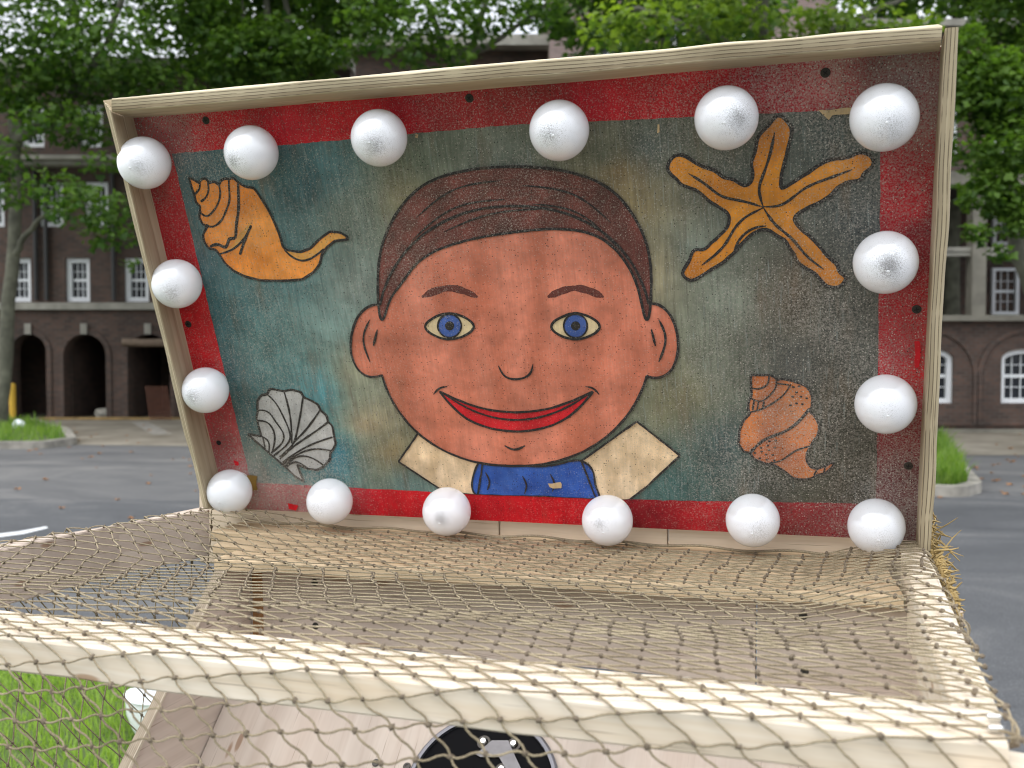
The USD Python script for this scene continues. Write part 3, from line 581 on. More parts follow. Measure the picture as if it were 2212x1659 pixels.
tree('leafy plane tree directly behind the top centre of the sign', f0,
     [([f0, q(980, 500, Y3), q(985, 250, Y3), q(990, 110, Y3)], .22, .14), ([q(990, 130, Y3), q(1040, 40, Y3), q(1060, -100, Y3)], .09, .04), ([q(988, 130, Y3), q(930, 30, Y3), q(900, -120, Y3)], .09, .04), ([q(990, 130, Y3), q(1100, 70, Y3), q(1190, 0, Y3)], .07, .03)],
     [ell(850, 50, Y3 - 1, 130, 75), ell(960, 60, Y3 - 1, 120, 60), ell(1060, 20, Y3 - 1, 130, 55), ell(920, 120, Y3 - 1, 120, 28), ell(1180, 10, Y3 - .5, 90, 50), ell(980, -130, Y3, 320, 100), ell(960, -460, Y3 + .5, 420, 260)],
     26000, .135, 'plane_leaves', 23, (0.0, .95))
# bright nearer tree over the right half
Y4 = 14.5; f0 = np.array([q(1640, 900, Y4)[0], Y4, 0])
tree('bright yellow green plane tree over the right half of the sign', f0,
     [([f0, q(1640, 500, Y4), q(1650, 250, Y4), q(1640, 60, Y4), q(1650, -250, Y4)], .19, .09), ([q(1645, 150, Y4), q(1500, 60, Y4), q(1350, 20, Y4)], .07, .03), ([q(1645, 140, Y4), q(1800, 60, Y4), q(1960, 0, Y4)], .07, .03)],
     [ell(1330, 60, Y4 - .4, 85, 60), ell(1440, 50, Y4 - .6, 110, 55), ell(1560, 40, Y4 - .6, 110, 55), ell(1680, 60, Y4 - .6, 110, 45), ell(1800, 55, Y4 - .5, 100, 45), ell(1910, 50, Y4 - .5, 90, 38), ell(1980, 60, Y4 - .3, 60, 40), ell(1640, -120, Y4, 330, 90), ell(1660, -480, Y4 + .6, 420, 270)],
     22000, .11, 'sunny_leaves', 24, (0.1, 1.0))
# right edge tree
Y5 = 15.5; f0 = np.array([q(2330, 980, Y5)[0], Y5, 0])
tree('plane tree at the right edge overhanging the porch building', f0,
     [([f0, q(2300, 760, Y5), q(2225, 600, Y5), q(2190, 480, Y5), q(2180, 250, Y5)], .16, .09), ([q(2190, 480, Y5), q(2140, 400, Y5), q(2100, 300, Y5)], .06, .025), ([q(2185, 350, Y5), q(2240, 200, Y5), q(2260, 20, Y5)], .08, .04)],
     [ell(2120, 180, Y5 - .5, 75, 90), ell(2180, 320, Y5 - .7, 90, 70), ell(2110, 330, Y5 - .7, 50, 50), ell(2130, 420, Y5 - .8, 60, 50), ell(2210, 440, Y5 - .7, 70, 45), ell(2110, 500, Y5 - .9, 35, 28), ell(2160, 545, Y5 - .9, 28, 22), ell(2250, 200, Y5, 110, 150), ell(2350, 350, Y5, 120, 130), ell(2090, 250, Y5 - .6, 60, 110), ell(2170, 200, Y5 - .4, 90, 100), ell(2150, 400, Y5 - .6, 85, 60), ell(2095, 120, Y5 - .3, 60, 70), ell(2200, 480, Y5 - .8, 45, 35), ell(2180, 40, Y5 + .3, 100, 60), ell(2250, -80, Y5, 160, 90), ell(2300, -420, Y5 + .5, 300, 260)],
     50000, .11, 'plane_leaves', 25, (0.1, 1.0))
# dark row further back
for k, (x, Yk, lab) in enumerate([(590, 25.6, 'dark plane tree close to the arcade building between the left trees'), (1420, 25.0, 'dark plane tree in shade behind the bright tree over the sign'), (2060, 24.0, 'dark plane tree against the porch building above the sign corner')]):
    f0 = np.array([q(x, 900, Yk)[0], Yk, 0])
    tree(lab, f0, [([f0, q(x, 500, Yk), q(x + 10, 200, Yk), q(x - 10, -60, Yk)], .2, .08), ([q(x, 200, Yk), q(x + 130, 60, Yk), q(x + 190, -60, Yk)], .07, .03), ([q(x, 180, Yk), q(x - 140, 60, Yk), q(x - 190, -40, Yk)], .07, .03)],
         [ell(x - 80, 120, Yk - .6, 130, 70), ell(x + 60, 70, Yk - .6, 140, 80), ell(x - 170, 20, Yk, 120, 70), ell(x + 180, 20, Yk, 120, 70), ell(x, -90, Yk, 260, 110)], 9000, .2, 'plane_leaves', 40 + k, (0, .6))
# trees across the road behind the photographer, mirrored in the lamps
for k, (x, y) in enumerate([(-13, -17), (-4.5, -19), (6, -16)]):
    lab = ['round plane tree across the road behind the viewpoint, left', 'round plane tree across the road behind the viewpoint, middle', 'round plane tree across the road behind the viewpoint, right'][k]
    c = np.array([x, y, 0.0])
    tree(lab, c, [([c, c + [0, 0, 2.5], c + [.2, 0, 5]], .2, .1)], [(c + [dx, dy, dz], (2.4, 2.4, 2.2)) for dx, dy, dz in ((0, 0, 6.5), (2, .3, 5.4), (-2, -.3, 5.3), (.3, 1, 8.3 + k % 2), (-.6, -1, 4.4))], 5000, .32, 'plane_leaves', 60 + k)
#@@PART2@@
# ------------------------------------------------------------------ the painted sign
YAW, LEAN = 0.3123, 0.3801
H = np.array([math.cos(YAW), -math.sin(YAW), 0]); N0 = np.array([math.sin(YAW), math.cos(YAW), 0])
V = np.array([0, 0, 1]) * math.cos(LEAN) - N0 * math.sin(LEAN); N = np.cross(H, V)
if N @ N0 > 0: N = -N
O = np.array([-0.5315, 1.7998, -0.278 + EYE])
BACK = 0.07
R = np.stack([H, V, N], 1)                      # sign coordinates: u along, v up the board, n towards the viewer
def uv(x, y, n=-BACK):
    d = ray(x, y); t = ((O + n * N - [0, 0, EYE]) @ N) / (d @ N)
    P = np.array([0, 0, EYE]) + d * t
    return np.array([(P - O) @ H, (P - O) @ V])
def uvs(pts, n=-BACK): return np.array([uv(x, y, n) for x, y in pts])
def W(u, v, n=-BACK): return O + u * H + v * V + n * N
sign = thing('painted_sign', 'painted wooden sign with red border, sea shells, starfish, portrait and white globe lamps', 'sign', O, R)
def loc(u, v, n): return np.array([u, v, n])
# frame boards from their seen edges
def board3(name, front_out, front_in, back_in, m, seed, ext=0.0):
    fo = uvs(front_out, 0); fi = uvs(front_in, 0); bi = uvs(back_in, -BACK)
    bo = fo + (bi - fi) * 0.3
    e = [(loc(*fo[k], 0), loc(*fi[k], 0), loc(*bi[k], -BACK - .012), loc(*bo[k], -BACK - .012)) for k in (0, 1)]
    return timber(name, m, sign, [(e[0][k], e[1][k]) for k in range(4)], stations=60, wob=0.0006, bev=0.0015, seed=seed, local=True)
# ring order: length x, then front face across = ply direction is from outer to inner
def rot(e): return e
board3('frame_board', [(222, 217), (438.5, 1100)], [(240, 241), (450, 1100)], [(278, 262), (488, 1098)], 'frame_plywood', 1)
board3('frame_board', [(241, 213), (2036, 55)], [(241, 241), (2033, 91)], [(278, 262), (2030, 116)], 'frame_plywood', 2)
board3('frame_board', [(2071, 58), (2011.5, 1190)], [(2041, 60), (1985, 1190)], [(2031, 116), (1978, 1170)], 'frame_plywood', 3)

# paint colours over the board, by the photograph's pixels
KP = 1.12
BG = [(400,360,78,98,102),(650,380,70,95,100),(450,700,68,95,100),(560,760,92,116,114),(700,680,128,146,142),(760,470,112,120,112),(700,350,88,112,114),(900,330,104,112,102),(880,420,140,134,112),(1100,335,100,105,98),(1300,335,104,108,98),(1400,320,85,92,90),(1380,430,136,126,102),(1390,600,145,138,118),(1550,640,126,132,122),(1500,540,116,122,114),(1600,400,78,82,78),(1800,280,72,78,76),(1850,500,72,76,76),(1720,640,84,78,68),(1850,700,76,78,74),(1560,790,108,112,102),(1480,850,124,122,102),(1700,780,74,76,74),(1560,950,66,80,80),(1800,900,62,62,56),(1850,1050,56,54,46),(1650,1050,66,66,58),(1480,1060,75,98,96),(800,900,150,138,116),(770,800,156,156,138),(850,980,134,122,98),(740,980,66,116,128),(640,1020,70,106,108),(520,900,62,88,92),(900,1040,98,118,116),(690,850,92,134,140),(560,1000,114,124,116),(480,800,60,84,86),(620,560,80,104,106),(760,620,128,136,130),(1340,380,120,104,80)]
BG = np.array(BG, float)
GR = [(300,290,.75),(360,300,.6),(500,290,.28),(620,290,.2),(800,260,.18),(1014,220,.3),(1100,230,.24),(1300,210,.2),(1500,190,.33),(1700,160,.5),(1790,150,.62),(1950,160,.74),(2000,250,.7),(1960,420,.42),(1950,560,.3),(1960,760,.5),(1950,880,.45),(1960,1010,.5),(1940,1120,.62),(1800,1130,.45),(1600,1110,.32),(1400,1100,.1),(1100,1100,.08),(850,1090,.12),(760,1080,.3),(640,1080,.72),(540,1060,.78),(490,960,.55),(440,800,.18),(400,650,.12),(360,500,.25),(330,400,.42),(450,450,.32),(560,760,.3),(480,800,.36),(620,540,.2),(700,700,.15),(800,900,.25),(640,930,.2),(1100,450,.28),(900,480,.3),(1300,450,.24),(870,560,.3),(1100,700,.05),(1000,900,.06),(1200,900,.06),(1300,700,.1),(1400,700,.12),(1550,500,.2),(1650,420,.22),(1750,380,.3),(1850,300,.36),(1820,560,.34),(1680,660,.42),(1800,720,.46),(1550,820,.34),(1700,900,.5),(1850,850,.36),(1800,1020,.42),(1600,1020,.36),(1100,1030,.05),(1400,980,.2),(930,980,.08)]
GR = np.array(GR, float); GR[:, 2] = np.clip(GR[:, 2] * 1.25 - .03, 0, 1.1)
def idw(p, tab, ncol, pw=3.0, soft=28.0):
    d = np.sqrt(((p[:, None, :] - tab[None, :, :2]) ** 2).sum(-1)) + soft
    w = d ** -pw; w /= w.sum(1, keepdims=True)
    return w @ tab[:, 2:2 + ncol]
def px_of(uvp, n=-BACK): return pix(O + uvp[:, :1] * H + uvp[:, 1:2] * V + n * N)
def grime(p): return idw(p, GR, 1)[:, 0]
def srgb(*c): return lin(np.array(c)) * KP
def painted(name, poly, color, layer, parent, edge=0.02, stroke=0.35, label=None, g=1.0):
    """poly in sign coordinates (u, v); color one sRGB triple or a function of photograph pixels"""
    ms = []
    for q in getattr(poly, 'geoms', [poly]):
        if q.area < 1e-8 or q.geom_type != 'Polygon': continue
        v, f = trimesh.creation.triangulate_polygon(q.simplify(0.00012), engine='earcut'); ms.append(trimesh.Trimesh(np.c_[v, np.zeros(len(v))], f, process=False))
    m = cat_m(ms)
    v, f = m.vertices, m.faces
    if edge: v, f = trimesh.remesh.subdivide_to_size(v, f, edge, max_iter=12)
    a = np.cross(v[f[:, 1]] - v[f[:, 0]], v[f[:, 2]] - v[f[:, 0]])[:, 2]; f = np.where((a < 0)[:, None], f[:, ::-1], f)
    p = px_of(v[:, :2]); col = color(p) if callable(color) else np.tile(srgb(*color), (len(v), 1))
    z = np.full(len(v), -BACK + layer * 0.0003)
    return obj(name, (np.c_[v[:, :2], z], f), 'painted_board', parent, local=True, prim={'paint': col, 'grime': grime(p) * g, 'stroke': np.full(len(v), stroke)}, label=label)
# the board itself: one fine grid, coloured by the clouded blue and sand ground
c = uvs([(278, 262), (2031, 116), (1979, 1168), (489, 1098)])
c = np.array([c[0] + [-.006, .008], c[1] + [.006, .008], c[2] + [.006, 0], c[3] + [-.006, 0]])
board_poly = Polygon(c)
nu, nv = 150, 96
gs, gt = np.meshgrid(np.linspace(0, 1, nu), np.linspace(0, 1, nv))
gv = (c[0] * ((1 - gs) * (1 - gt))[..., None] + c[1] * (gs * (1 - gt))[..., None] + c[2] * (gs * gt)[..., None] + c[3] * ((1 - gs) * gt)[..., None]).reshape(-1, 2)
i, j = np.meshgrid(np.arange(nv - 1), np.arange(nu - 1), indexing='ij'); qd = np.stack([i * nu + j, (i + 1) * nu + j, (i + 1) * nu + j + 1, i * nu + j + 1], -1).reshape(-1, 4)
f = np.vstack([qd[:, [0, 1, 2]], qd[:, [0, 2, 3]]])
pp = px_of(gv)
pw = pp + 60 * (np.stack([meshkit.fbm(np.c_[pp / 130, np.zeros(len(pp))], 3, 1), meshkit.fbm(np.c_[pp / 130, np.ones(len(pp))], 3, 2)], 1) - .5)
bgs = idw(pw, BG, 3, 3.4, 45); bgs = np.clip(bgs.mean(1, keepdims=True) + (bgs - bgs.mean(1, keepdims=True)) * 1.4 - 4, 0, 255)
bgc = lin(bgs) * KP
panel = obj('panel', (np.c_[gv, np.full(len(gv), -BACK)], f), 'painted_board', sign, local=True, prim={'paint': bgc, 'grime': grime(pp), 'stroke': np.full(len(gv), 1.0)})
obj('panel_back', loft([[loc(*p, -BACK - .001) for p in c], [loc(*p, -BACK - .012) for p in c]]), 'frame_plywood_inside', sign, local=True, prim={'gr': np.vstack([np.c_[c, np.zeros(4)]] * 2)})
# red border, hand painted edges
def rough(poly, amp, seed, step=0.006):
    out = []
    for q in getattr(poly, 'geoms', [poly]):
        n = max(8, int(q.exterior.length / step)); pts = np.array([q.exterior.interpolate(s, normalized=True).coords[0] for s in np.linspace(0, 1, n)[:-1]])
        pts = pts + amp * 2 * (np.stack([meshkit.fbm(np.c_[pts * 90, np.full(len(pts), seed)], 2, seed), meshkit.fbm(np.c_[pts * 90, np.full(len(pts), seed + 9)], 2, seed + 5)], 1) - .5)
        out.append(Polygon(pts).buffer(0))
    return unary_union(out)
blue = rough(Polygon(uvs([(372, 331), (640, 311), (1100, 270), (1500, 252), (1903, 233), (1900, 560), (1896, 880), (1892, 1088), (1400, 1080), (1000, 1066), (543, 1042), (460, 700)])), .0012, 3)
RED = [(300,300,178,44,52),(500,290,190,24,40),(800,270,196,18,36),(1000,250,150,30,38),(1100,215,150,38,42),(1300,210,180,24,38),(1500,210,186,26,40),(1750,200,160,30,44),(1950,180,130,40,46),(1950,450,178,16,34),(1985,500,120,20,30),(1950,760,164,24,40),(1985,780,196,14,24),(1950,900,130,22,36),(1950,1060,92,28,34),(1800,1120,130,20,34),(1500,1110,172,14,30),(1200,1095,190,12,28),(900,1080,188,14,30),(640,1085,172,60,72),(540,1070,168,70,78),(480,950,176,50,60),(430,780,194,26,36),(390,620,184,24,34),(340,430,172,34,44),(1420,1130,120,14,26)]
RED = np.array(RED, float)
painted('red_border', board_poly.difference(blue), lambda p: lin(idw(p + 40 * (meshkit.fbm(np.c_[p / 60, np.zeros(len(p))], 3, 3)[:, None] - .5), RED, 3, 3.5, 20)) * KP, 1, panel, edge=.018, stroke=.45)
def Zm(pts, ox, oy, s): return [((ox + x * s) / 1.130199, (oy + y * s) / 1.130199) for x, y in pts]
def smooth(pts, closed=False, k=6):
    from scipy.interpolate import CubicSpline
    p = np.array(pts, float)
    if closed: p = np.vstack([p, p[:1]])
    d = np.r_[0, np.cumsum(np.sqrt(np.linalg.norm(np.diff(p, axis=0), axis=1)) + 1e-9)]
    cs = CubicSpline(d, p, bc_type='periodic' if closed else 'natural')
    return cs(np.linspace(0, d[-1], len(p) * k))
def poly(pts, sm=True): return Polygon(uvs(smooth(pts, True) if sm else pts)).buffer(0)
SC = 1.5 / FPX                                    # about one photograph pixel on the board, in metres
def stroke(pts, w, sm=True, closed=False, seed=0, taper=False):
    p = uvs(smooth(pts, closed) if sm else (list(pts) + [pts[0]] if closed else pts))
    L = LineString(p); n = max(6, int(L.length / .004)); s = np.linspace(0, 1, n); q = np.array([L.interpolate(a, normalized=True).coords[0] for a in s])
    wd = w * SC / 2 * (0.72 + .56 * meshkit.noise(np.c_[q * 160, np.full(n, seed)], seed))
    if taper: wd = wd * np.clip(np.minimum(s, 1 - s) * 6 + .3, 0, 1)
    return unary_union([LineString([q[k], q[k + 1]]).buffer((wd[k] + wd[k + 1]) / 2, quad_segs=3) for k in range(n - 1)])
INK = (38, 36, 36)
def ink(parent, parts, layer=4, label=None, color=INK): return painted('outline', unary_union(parts), color, layer, parent, edge=.05, stroke=.8, g=.9)
def edge_of(P, w, seed=0):
    return unary_union([rough(q.buffer(w * SC * .62), .0006, seed + 1, .004).difference(rough(q.buffer(-w * SC * .38), .0006, seed + 2, .004)) for q in getattr(P, 'geoms', [P])])

# conch upper left
T = lambda pts: Zm(pts, 440, 400, .198915)
body = poly(T([(115,170),(180,200),(240,240),(262,190),(320,180),(352,240),(420,212),(480,262),(505,200),(575,175),(600,200),(645,165),(720,235),(800,280),(905,300),(985,410),(1080,560),(1160,720),(1215,860),(1262,1020),(1310,1060),(1480,1085),(1600,1040),(1720,920),(1840,830),(1960,840),(2050,890),(2060,925),(1900,940),(1800,1020),(1740,1110),(1710,1230),(1640,1320),(1500,1415),(1250,1430),(1000,1425),(830,1385),(660,1310),(560,1220),(490,1110),(440,1050),(350,1030),(300,950),(290,860),(340,770),(280,730),(240,650),(255,520),(200,470),(185,380),(150,300)]), False)
body = rough(body, .0004, 8, .004)
cs = painted('painted_conch', body, lambda p: lin(np.clip(np.array([222, 138, 58]) + 26 * (meshkit.fbm(np.c_[p / 70, np.zeros(len(p))], 3, 6)[:, None] - .5) * [1, 1.4, 1.5] * 1.4, 0, 255)) * KP, 2, panel, edge=.02)
lip = poly(T([(1310,1075),(1500,1095),(1640,1030),(1760,915),(1860,855),(1960,860),(2030,905),(1880,935),(1790,1010),(1660,1110),(1530,1180),(1420,1160)]))
ivory = poly(T([(480,1080),(640,1010),(700,900),(790,800),(870,720),(840,830),(760,940),(640,1040)]))
for q_ in (lip, ivory): painted('lip', q_, (212, 152, 74), 3, cs)
st = [edge_of(body, 6, 3)]
for k, l in enumerate([[(245,240),(240,300),(195,360)],[(345,240),(350,330),(310,420),(265,455)],[(480,262),(495,350),(470,480),(400,590),(330,640),(255,600)],[(600,190),(605,320),(605,460),(560,590),(510,690),(400,770),(330,750)],[(715,250),(720,420),(715,600),(690,780),(670,910),(610,920),(565,1020),(480,990),(380,1010)],[(490,1105),(640,1050),(760,950),(830,850),(870,760)],[(870,765),(800,920),(770,1010),(740,1100)],[(1290,1060),(1380,1140),(1510,1185),(1640,1140),(1760,1050)]]):
    st.append(stroke(T(l), 7 if k in (4, 6) else 5, seed=k))
ink(cs, st)
# starfish
T = lambda pts: Zm(pts, 1600, 260, .277228)
sf = poly(T([(1075,85),(1150,120),(1190,190),(1180,300),(1140,450),(1110,600),(1110,720),(1180,690),(1290,620),(1420,530),(1560,470),(1700,450),(1830,410),(1920,500),(1830,590),(1800,640),(1700,660),(1580,740),(1420,850),(1280,920),(1225,980),(1290,1090),(1420,1200),(1500,1310),(1600,1400),(1610,1450),(1670,1510),(1610,1580),(1500,1570),(1430,1480),(1290,1400),(1220,1310),(1160,1200),(1060,1120),(960,1075),(860,1110),(770,1190),(680,1300),(560,1390),(430,1470),(330,1520),(285,1520),(245,1470),(300,1360),(340,1270),(430,1260),(520,1180),(620,1090),(650,1010),(640,940),(560,880),(470,820),(390,750),(320,710),(240,690),(200,640),(130,590),(105,540),(140,470),(200,430),(300,460),(400,520),(520,560),(600,625),(700,650),(790,700),(850,660),(860,560),(850,480),(890,380),(910,260),(990,180)]))
sf = rough(sf, .0012, 12, .004)
ss = painted('painted_starfish', sf, lambda p: lin(np.clip(np.array([196, 124, 38]) + 60 * (meshkit.fbm(np.c_[p / 60, np.zeros(len(p))], 3, 16)[:, None] - .5) * [1, 1, .4], 0, 255)) * KP, 2, panel, edge=.02)
st = [edge_of(sf, 7, 13)]
for k, l in enumerate([[(1050,230),(1010,420),(950,600),(915,730),(950,880)],[(950,880),(1120,860),(1300,730),(1500,640),(1730,555)],[(295,590),(450,690),(580,785),(760,830),(950,885)],[(950,890),(800,970),(700,1070),(600,1230),(410,1395)],[(950,885),(1060,1040),(1200,1160),(1320,1300),(1480,1430)],[(975,1050),(870,1070),(750,1160),(690,1300)]]):
    st.append(stroke(T(l), 5.5, seed=20 + k, taper=True))
ink(ss, st)
# scallop
T = lambda pts: Zm(pts, 590, 920, .168831)
sp = poly(T([(105,830),(300,860),(250,700),(220,580),(240,490),(235,350),(290,265),(380,250),(420,170),(520,190),(620,210),(720,185),(860,220),(900,300),(1010,340),(1110,400),(1140,480),(1230,560),(1250,650),(1310,700),(1330,830),(1360,960),(1320,1050),(1280,1080),(1280,1180),(1190,1290),(1090,1340),(960,1320),(800,1260),(840,1370),(900,1510),(780,1430),(620,1280),(430,1120),(250,960)]), False)
sp = rough(sp, .0004, 30, .004)
sc = painted('painted_scallop', sp, (172, 172, 170), 2, panel)
st = [edge_of(sp, 6.5, 31)]
for k, l in enumerate([[(245,480),(380,500),(500,650),(600,800),(600,930),(440,1090)],[(380,255),(500,380),(620,600),(700,800),(690,930),(480,1130)],[(620,215),(690,480),(720,700),(730,950)],[(890,300),(850,560),(790,850),(740,980),(560,1150)],[(1130,490),(950,740),(760,940)],[(1240,660),(1050,800),(760,1000),(560,1180)],[(1310,870),(1050,960),(800,1090),(600,1230)],[(1280,1060),(1080,1040),(850,1100),(600,1260)],[(1180,1270),(1020,1170),(820,1150),(640,1280)],[(950,1310),(800,1230),(700,1260),(650,1310)],[(250,630),(380,660),(480,830),(450,1070)],[(300,860),(390,930),(400,1080)],[(310,870),(350,1050)]]):
    st.append(stroke(T(l), 5, seed=40 + k))
ink(sc, st)
# whelk lower right
T = lambda pts: Zm(pts, 1780, 890, .180879)
wk = poly(T([(300,140),(540,135),(630,180),(640,220),(700,195),(830,215),(960,255),(1070,320),(1120,440),(1110,560),(1070,620),(1150,690),(1215,820),(1190,960),(1110,1060),(1050,1180),(1040,1300),(1100,1390),(1190,1410),(1300,1370),(1400,1310),(1420,1345),(1300,1460),(1190,1480),(1120,1530),(1000,1545),(880,1530),(760,1440),(620,1350),(480,1325),(340,1270),(290,1180),(200,1170),(135,1060),(140,920),(190,760),(290,650),(255,610),(280,470),(310,400),(300,330),(300,240)]), False)
wk = rough(wk, .0008, 50, .005)
ws = painted('painted_whelk', wk, lambda p: lin(np.clip(np.array([188, 104, 48]) + 70 * (meshkit.fbm(np.c_[p / 45, np.zeros(len(p))], 3, 26)[:, None] - .5) * [1, .8, .4], 0, 255)) * KP, 2, panel, edge=.015, g=1.1)
st = [edge_of(wk, 5, 51)]
for k, l in enumerate([[(300,310),(380,325),(510,270),(540,150)],[(290,450),(430,490),(560,400),(630,300),(640,210)],[(280,640),(430,600),(600,510),(740,400),(830,270)],[(300,1170),(480,1010),(700,920),(900,800),(1080,600)],[(560,1325),(720,1280),(880,1170),(1080,1100)],[(340,480),(320,600)],[(400,500),(380,600)],[(470,500),(460,580)],[(650,250),(800,270)],[(1190,1410),(1150,1480)],[(1300,1370),(1280,1450)]]):
    st.append(stroke(T(l), 4 if k != 3 else 6.5, seed=60 + k))
for x, y in [(350,1190),(430,1120),(520,1090),(440,1170),(540,1150),(620,1115),(500,1210),(590,1215),(415,1260),(510,1280),(610,1290),(630,1020),(545,1030),(870,300),(945,290),(910,370),(860,430),(970,430),(1050,450),(990,530),(910,520),(830,545)]:
    p = uv(*T([(x, y)])[0]); st.append(affinity.scale(Point(p).buffer(4 * SC * .8), 1, .75))
ink(ws, st)

# portrait: a plain painted head of about the same size and colours, in no known likeness
def ellipse(cx, cy, rx, ry, sup=2.0, n=72, tilt=0.0):
    a = np.linspace(0, 2 * np.pi, n)[:-1]; x = np.sign(np.cos(a)) * np.abs(np.cos(a)) ** (2 / sup) * rx; y = np.sign(np.sin(a)) * np.abs(np.sin(a)) ** (2 / sup) * ry
    return [(cx + xx * math.cos(tilt) - yy * math.sin(tilt), cy + xx * math.sin(tilt) + yy * math.cos(tilt)) for xx, yy in zip(x, y)]
flesh = lambda p: lin(np.clip(np.array([194, 116, 92]) + np.array([22, 20, 20]) * 2.2 * (meshkit.fbm(np.c_[p / [40, 160], np.zeros(len(p))], 3, 36)[:, None] - .5), 0, 255)) * KP
T = lambda pts: Zm(pts, 940, 980, .343580)
clip = blue.buffer(0)
collar = [Polygon(uvs(T([(270, 180), (100, 425), (430, 640), (660, 660), (700, 400)]))), Polygon(uvs(T([(1790, 140), (2095, 380), (1860, 600), (1700, 720), (1500, 680), (1400, 420)])))]
head = poly(ellipse(1112, 725, 296, 280, 2.15))
ears = [poly(ellipse(812, 735, 52, 78, 2.1, tilt=.12)), poly(ellipse(1412, 735, 52, 80, 2.1, tilt=-.12))]
por = None
pc = painted('painted_portrait', unary_union([head] + ears), flesh, 3, panel, edge=.02, g=.8)
for cc in collar: painted('collar', cc.intersection(clip).difference(head.buffer(.001)), lambda p: lin(np.clip(np.array([214, 188, 152]) + 60 * (meshkit.fbm(np.c_[p / [14, 34], np.zeros(len(p))], 3, 46)[:, None] - .5), 0, 255)) * KP, 2, pc, edge=.012)
neck = poly(T([(640, 500), (700, 410), (900, 440), (1200, 450), (1400, 420), (1480, 500), (1500, 600), (1520, 690), (1100, 668), (640, 650)])).intersection(clip)
painted('neckerchief', neck.difference(head), lambda p: lin(np.clip(np.array([46, 84, 160]) + 40 * (meshkit.fbm(np.c_[p / 25, np.zeros(len(p))], 3, 56)[:, None] - .5), 0, 255)) * KP, 3, pc, edge=.012)
hair_out = poly([(826, 690), (818, 590), (842, 490), (900, 412), (990, 372), (1110, 360), (1230, 372), (1322, 412), (1382, 490), (1406, 590), (1398, 690), (1384, 640), (1362, 580), (1310, 520), (1230, 494), (1110, 500), (1000, 520), (910, 560), (868, 610), (842, 650)])
painted('hair', hair_out, lambda p: lin(np.clip(np.array([96, 52, 46]) + np.array([60, 22, 20]) * (meshkit.fbm(np.c_[p / [18, 30], np.zeros(len(p))], 3, 66)[:, None] - .5), 0, 255)) * KP, 4, pc, edge=.018, g=1.1)
st = [edge_of(unary_union([head] + ears), 6, 71), edge_of(hair_out, 6, 72), edge_of(unary_union(collar).intersection(clip), 5, 73).difference(head), edge_of(neck.difference(head), 5, 74)]
for k, l in enumerate([[(900,470),(980,410),(1080,390)],[(890,520),(980,450),(1090,430)],[(1130,400),(1240,420),(1320,480)],[(1150,440),(1250,460),(1330,530)],[(960,500),(1060,462),(1180,450)]]): st.append(stroke(l, 4, seed=80 + k, taper=True))
for k, l in enumerate([[(800,690),(786,730),(800,780)],[(816,712),(808,745)],[(1424,690),(1438,730),(1424,780)],[(1408,712),(1416,745)],   # ears
          [(1078,790),(1092,812),(1118,818),(1144,808),(1152,786)],                                                                     # nose
          [(1092,962),(1112,970),(1134,962)]]): st.append(stroke(l, 5.5, seed=90 + k, taper=True))
for sx, cx in ((-1, 972), (1, 1244)):
    white = poly([(cx - 52, 705), (cx - 20, 680), (cx + 20, 680), (cx + 52, 705), (cx + 20, 728), (cx - 20, 728)])
    painted('eye', white, (206, 186, 146), 4, pc, edge=.03)
    iris = poly(ellipse(cx, 703, 25, 25)); painted('iris', iris, (62, 88, 150), 5, pc, edge=.03); painted('pupil', poly(ellipse(cx, 703, 10, 10)), INK, 6, pc, edge=.03)
    st += [edge_of(white, 6, 100 + sx), edge_of(iris, 4, 104 + sx)]
    brow = stroke([(cx - 58, 640), (cx, 622), (cx + 58, 640)], 15, seed=110 + sx, taper=True); painted('eyebrow', brow, (92, 48, 42), 4, pc, edge=.03)
mouth = Polygon(uvs(list(smooth([(952, 846), (1030, 878), (1116, 890), (1202, 878), (1280, 846)])) + list(smooth([(1280, 846), (1220, 904), (1116, 930), (1012, 904), (952, 846)])))).buffer(0)
painted('mouth', mouth, (190, 30, 40), 4, pc, edge=.02)
st += [edge_of(mouth, 6, 121), stroke([(965, 854), (1030, 889), (1116, 906), (1202, 889), (1268, 854)], 5, seed=122, taper=True), stroke([(938, 850), (950, 838), (966, 834)], 5, seed=123, taper=True), stroke([(1294, 850), (1282, 838), (1266, 834)], 5, seed=128, taper=True)]
for k, (x, y) in enumerate([(1050, 1020), (1130, 1028), (1190, 1024)]): st.append(stroke([(x, y), (x + 8, y + 20), (x + 4, y + 36)], 4.5, seed=124 + k, taper=True))
ink(pc, [s.intersection(clip) for s in st], 7)
# paint flaked off to bare wood, and bare red flakes
fl = [rough(Polygon(uvs([(1768, 237), (1840, 233), (1838, 248), (1800, 246), (1794, 258), (1778, 246)])), .002, 5), rough(Polygon(uvs([(1185, 1043), (1214, 1040), (1214, 1052), (1190, 1054)])), .0015, 6), Polygon(uvs([(1421, 268), (1425, 268), (1425, 285), (1420, 287)])), Polygon(uvs([(899, 288), (905, 290), (903, 298), (898, 296)]))]
for q_ in fl: painted('bare_patch', q_, (196, 170, 130), 8, panel, edge=0, g=.3)
fl = [rough(Polygon(uvs([(622, 1085), (645, 1090), (642, 1102), (624, 1098)])), .0015, 5), rough(Polygon(uvs([(505, 992), (516, 996), (518, 1004), (509, 1004)])), .0012, 6), rough(Polygon(uvs([(1975, 735), (1990, 735), (1986, 790), (1976, 795)])), .0015, 6)]
for q_ in fl: painted('red_flake', q_, (196, 20, 34), 8, panel, edge=0, g=0)
moss = rough(Polygon(uvs([(535, 1025), (556, 1028), (558, 1060), (540, 1062)])), .004, 9)
painted('glue_stain', moss, (138, 108, 50), 8, panel, edge=.01, g=0)

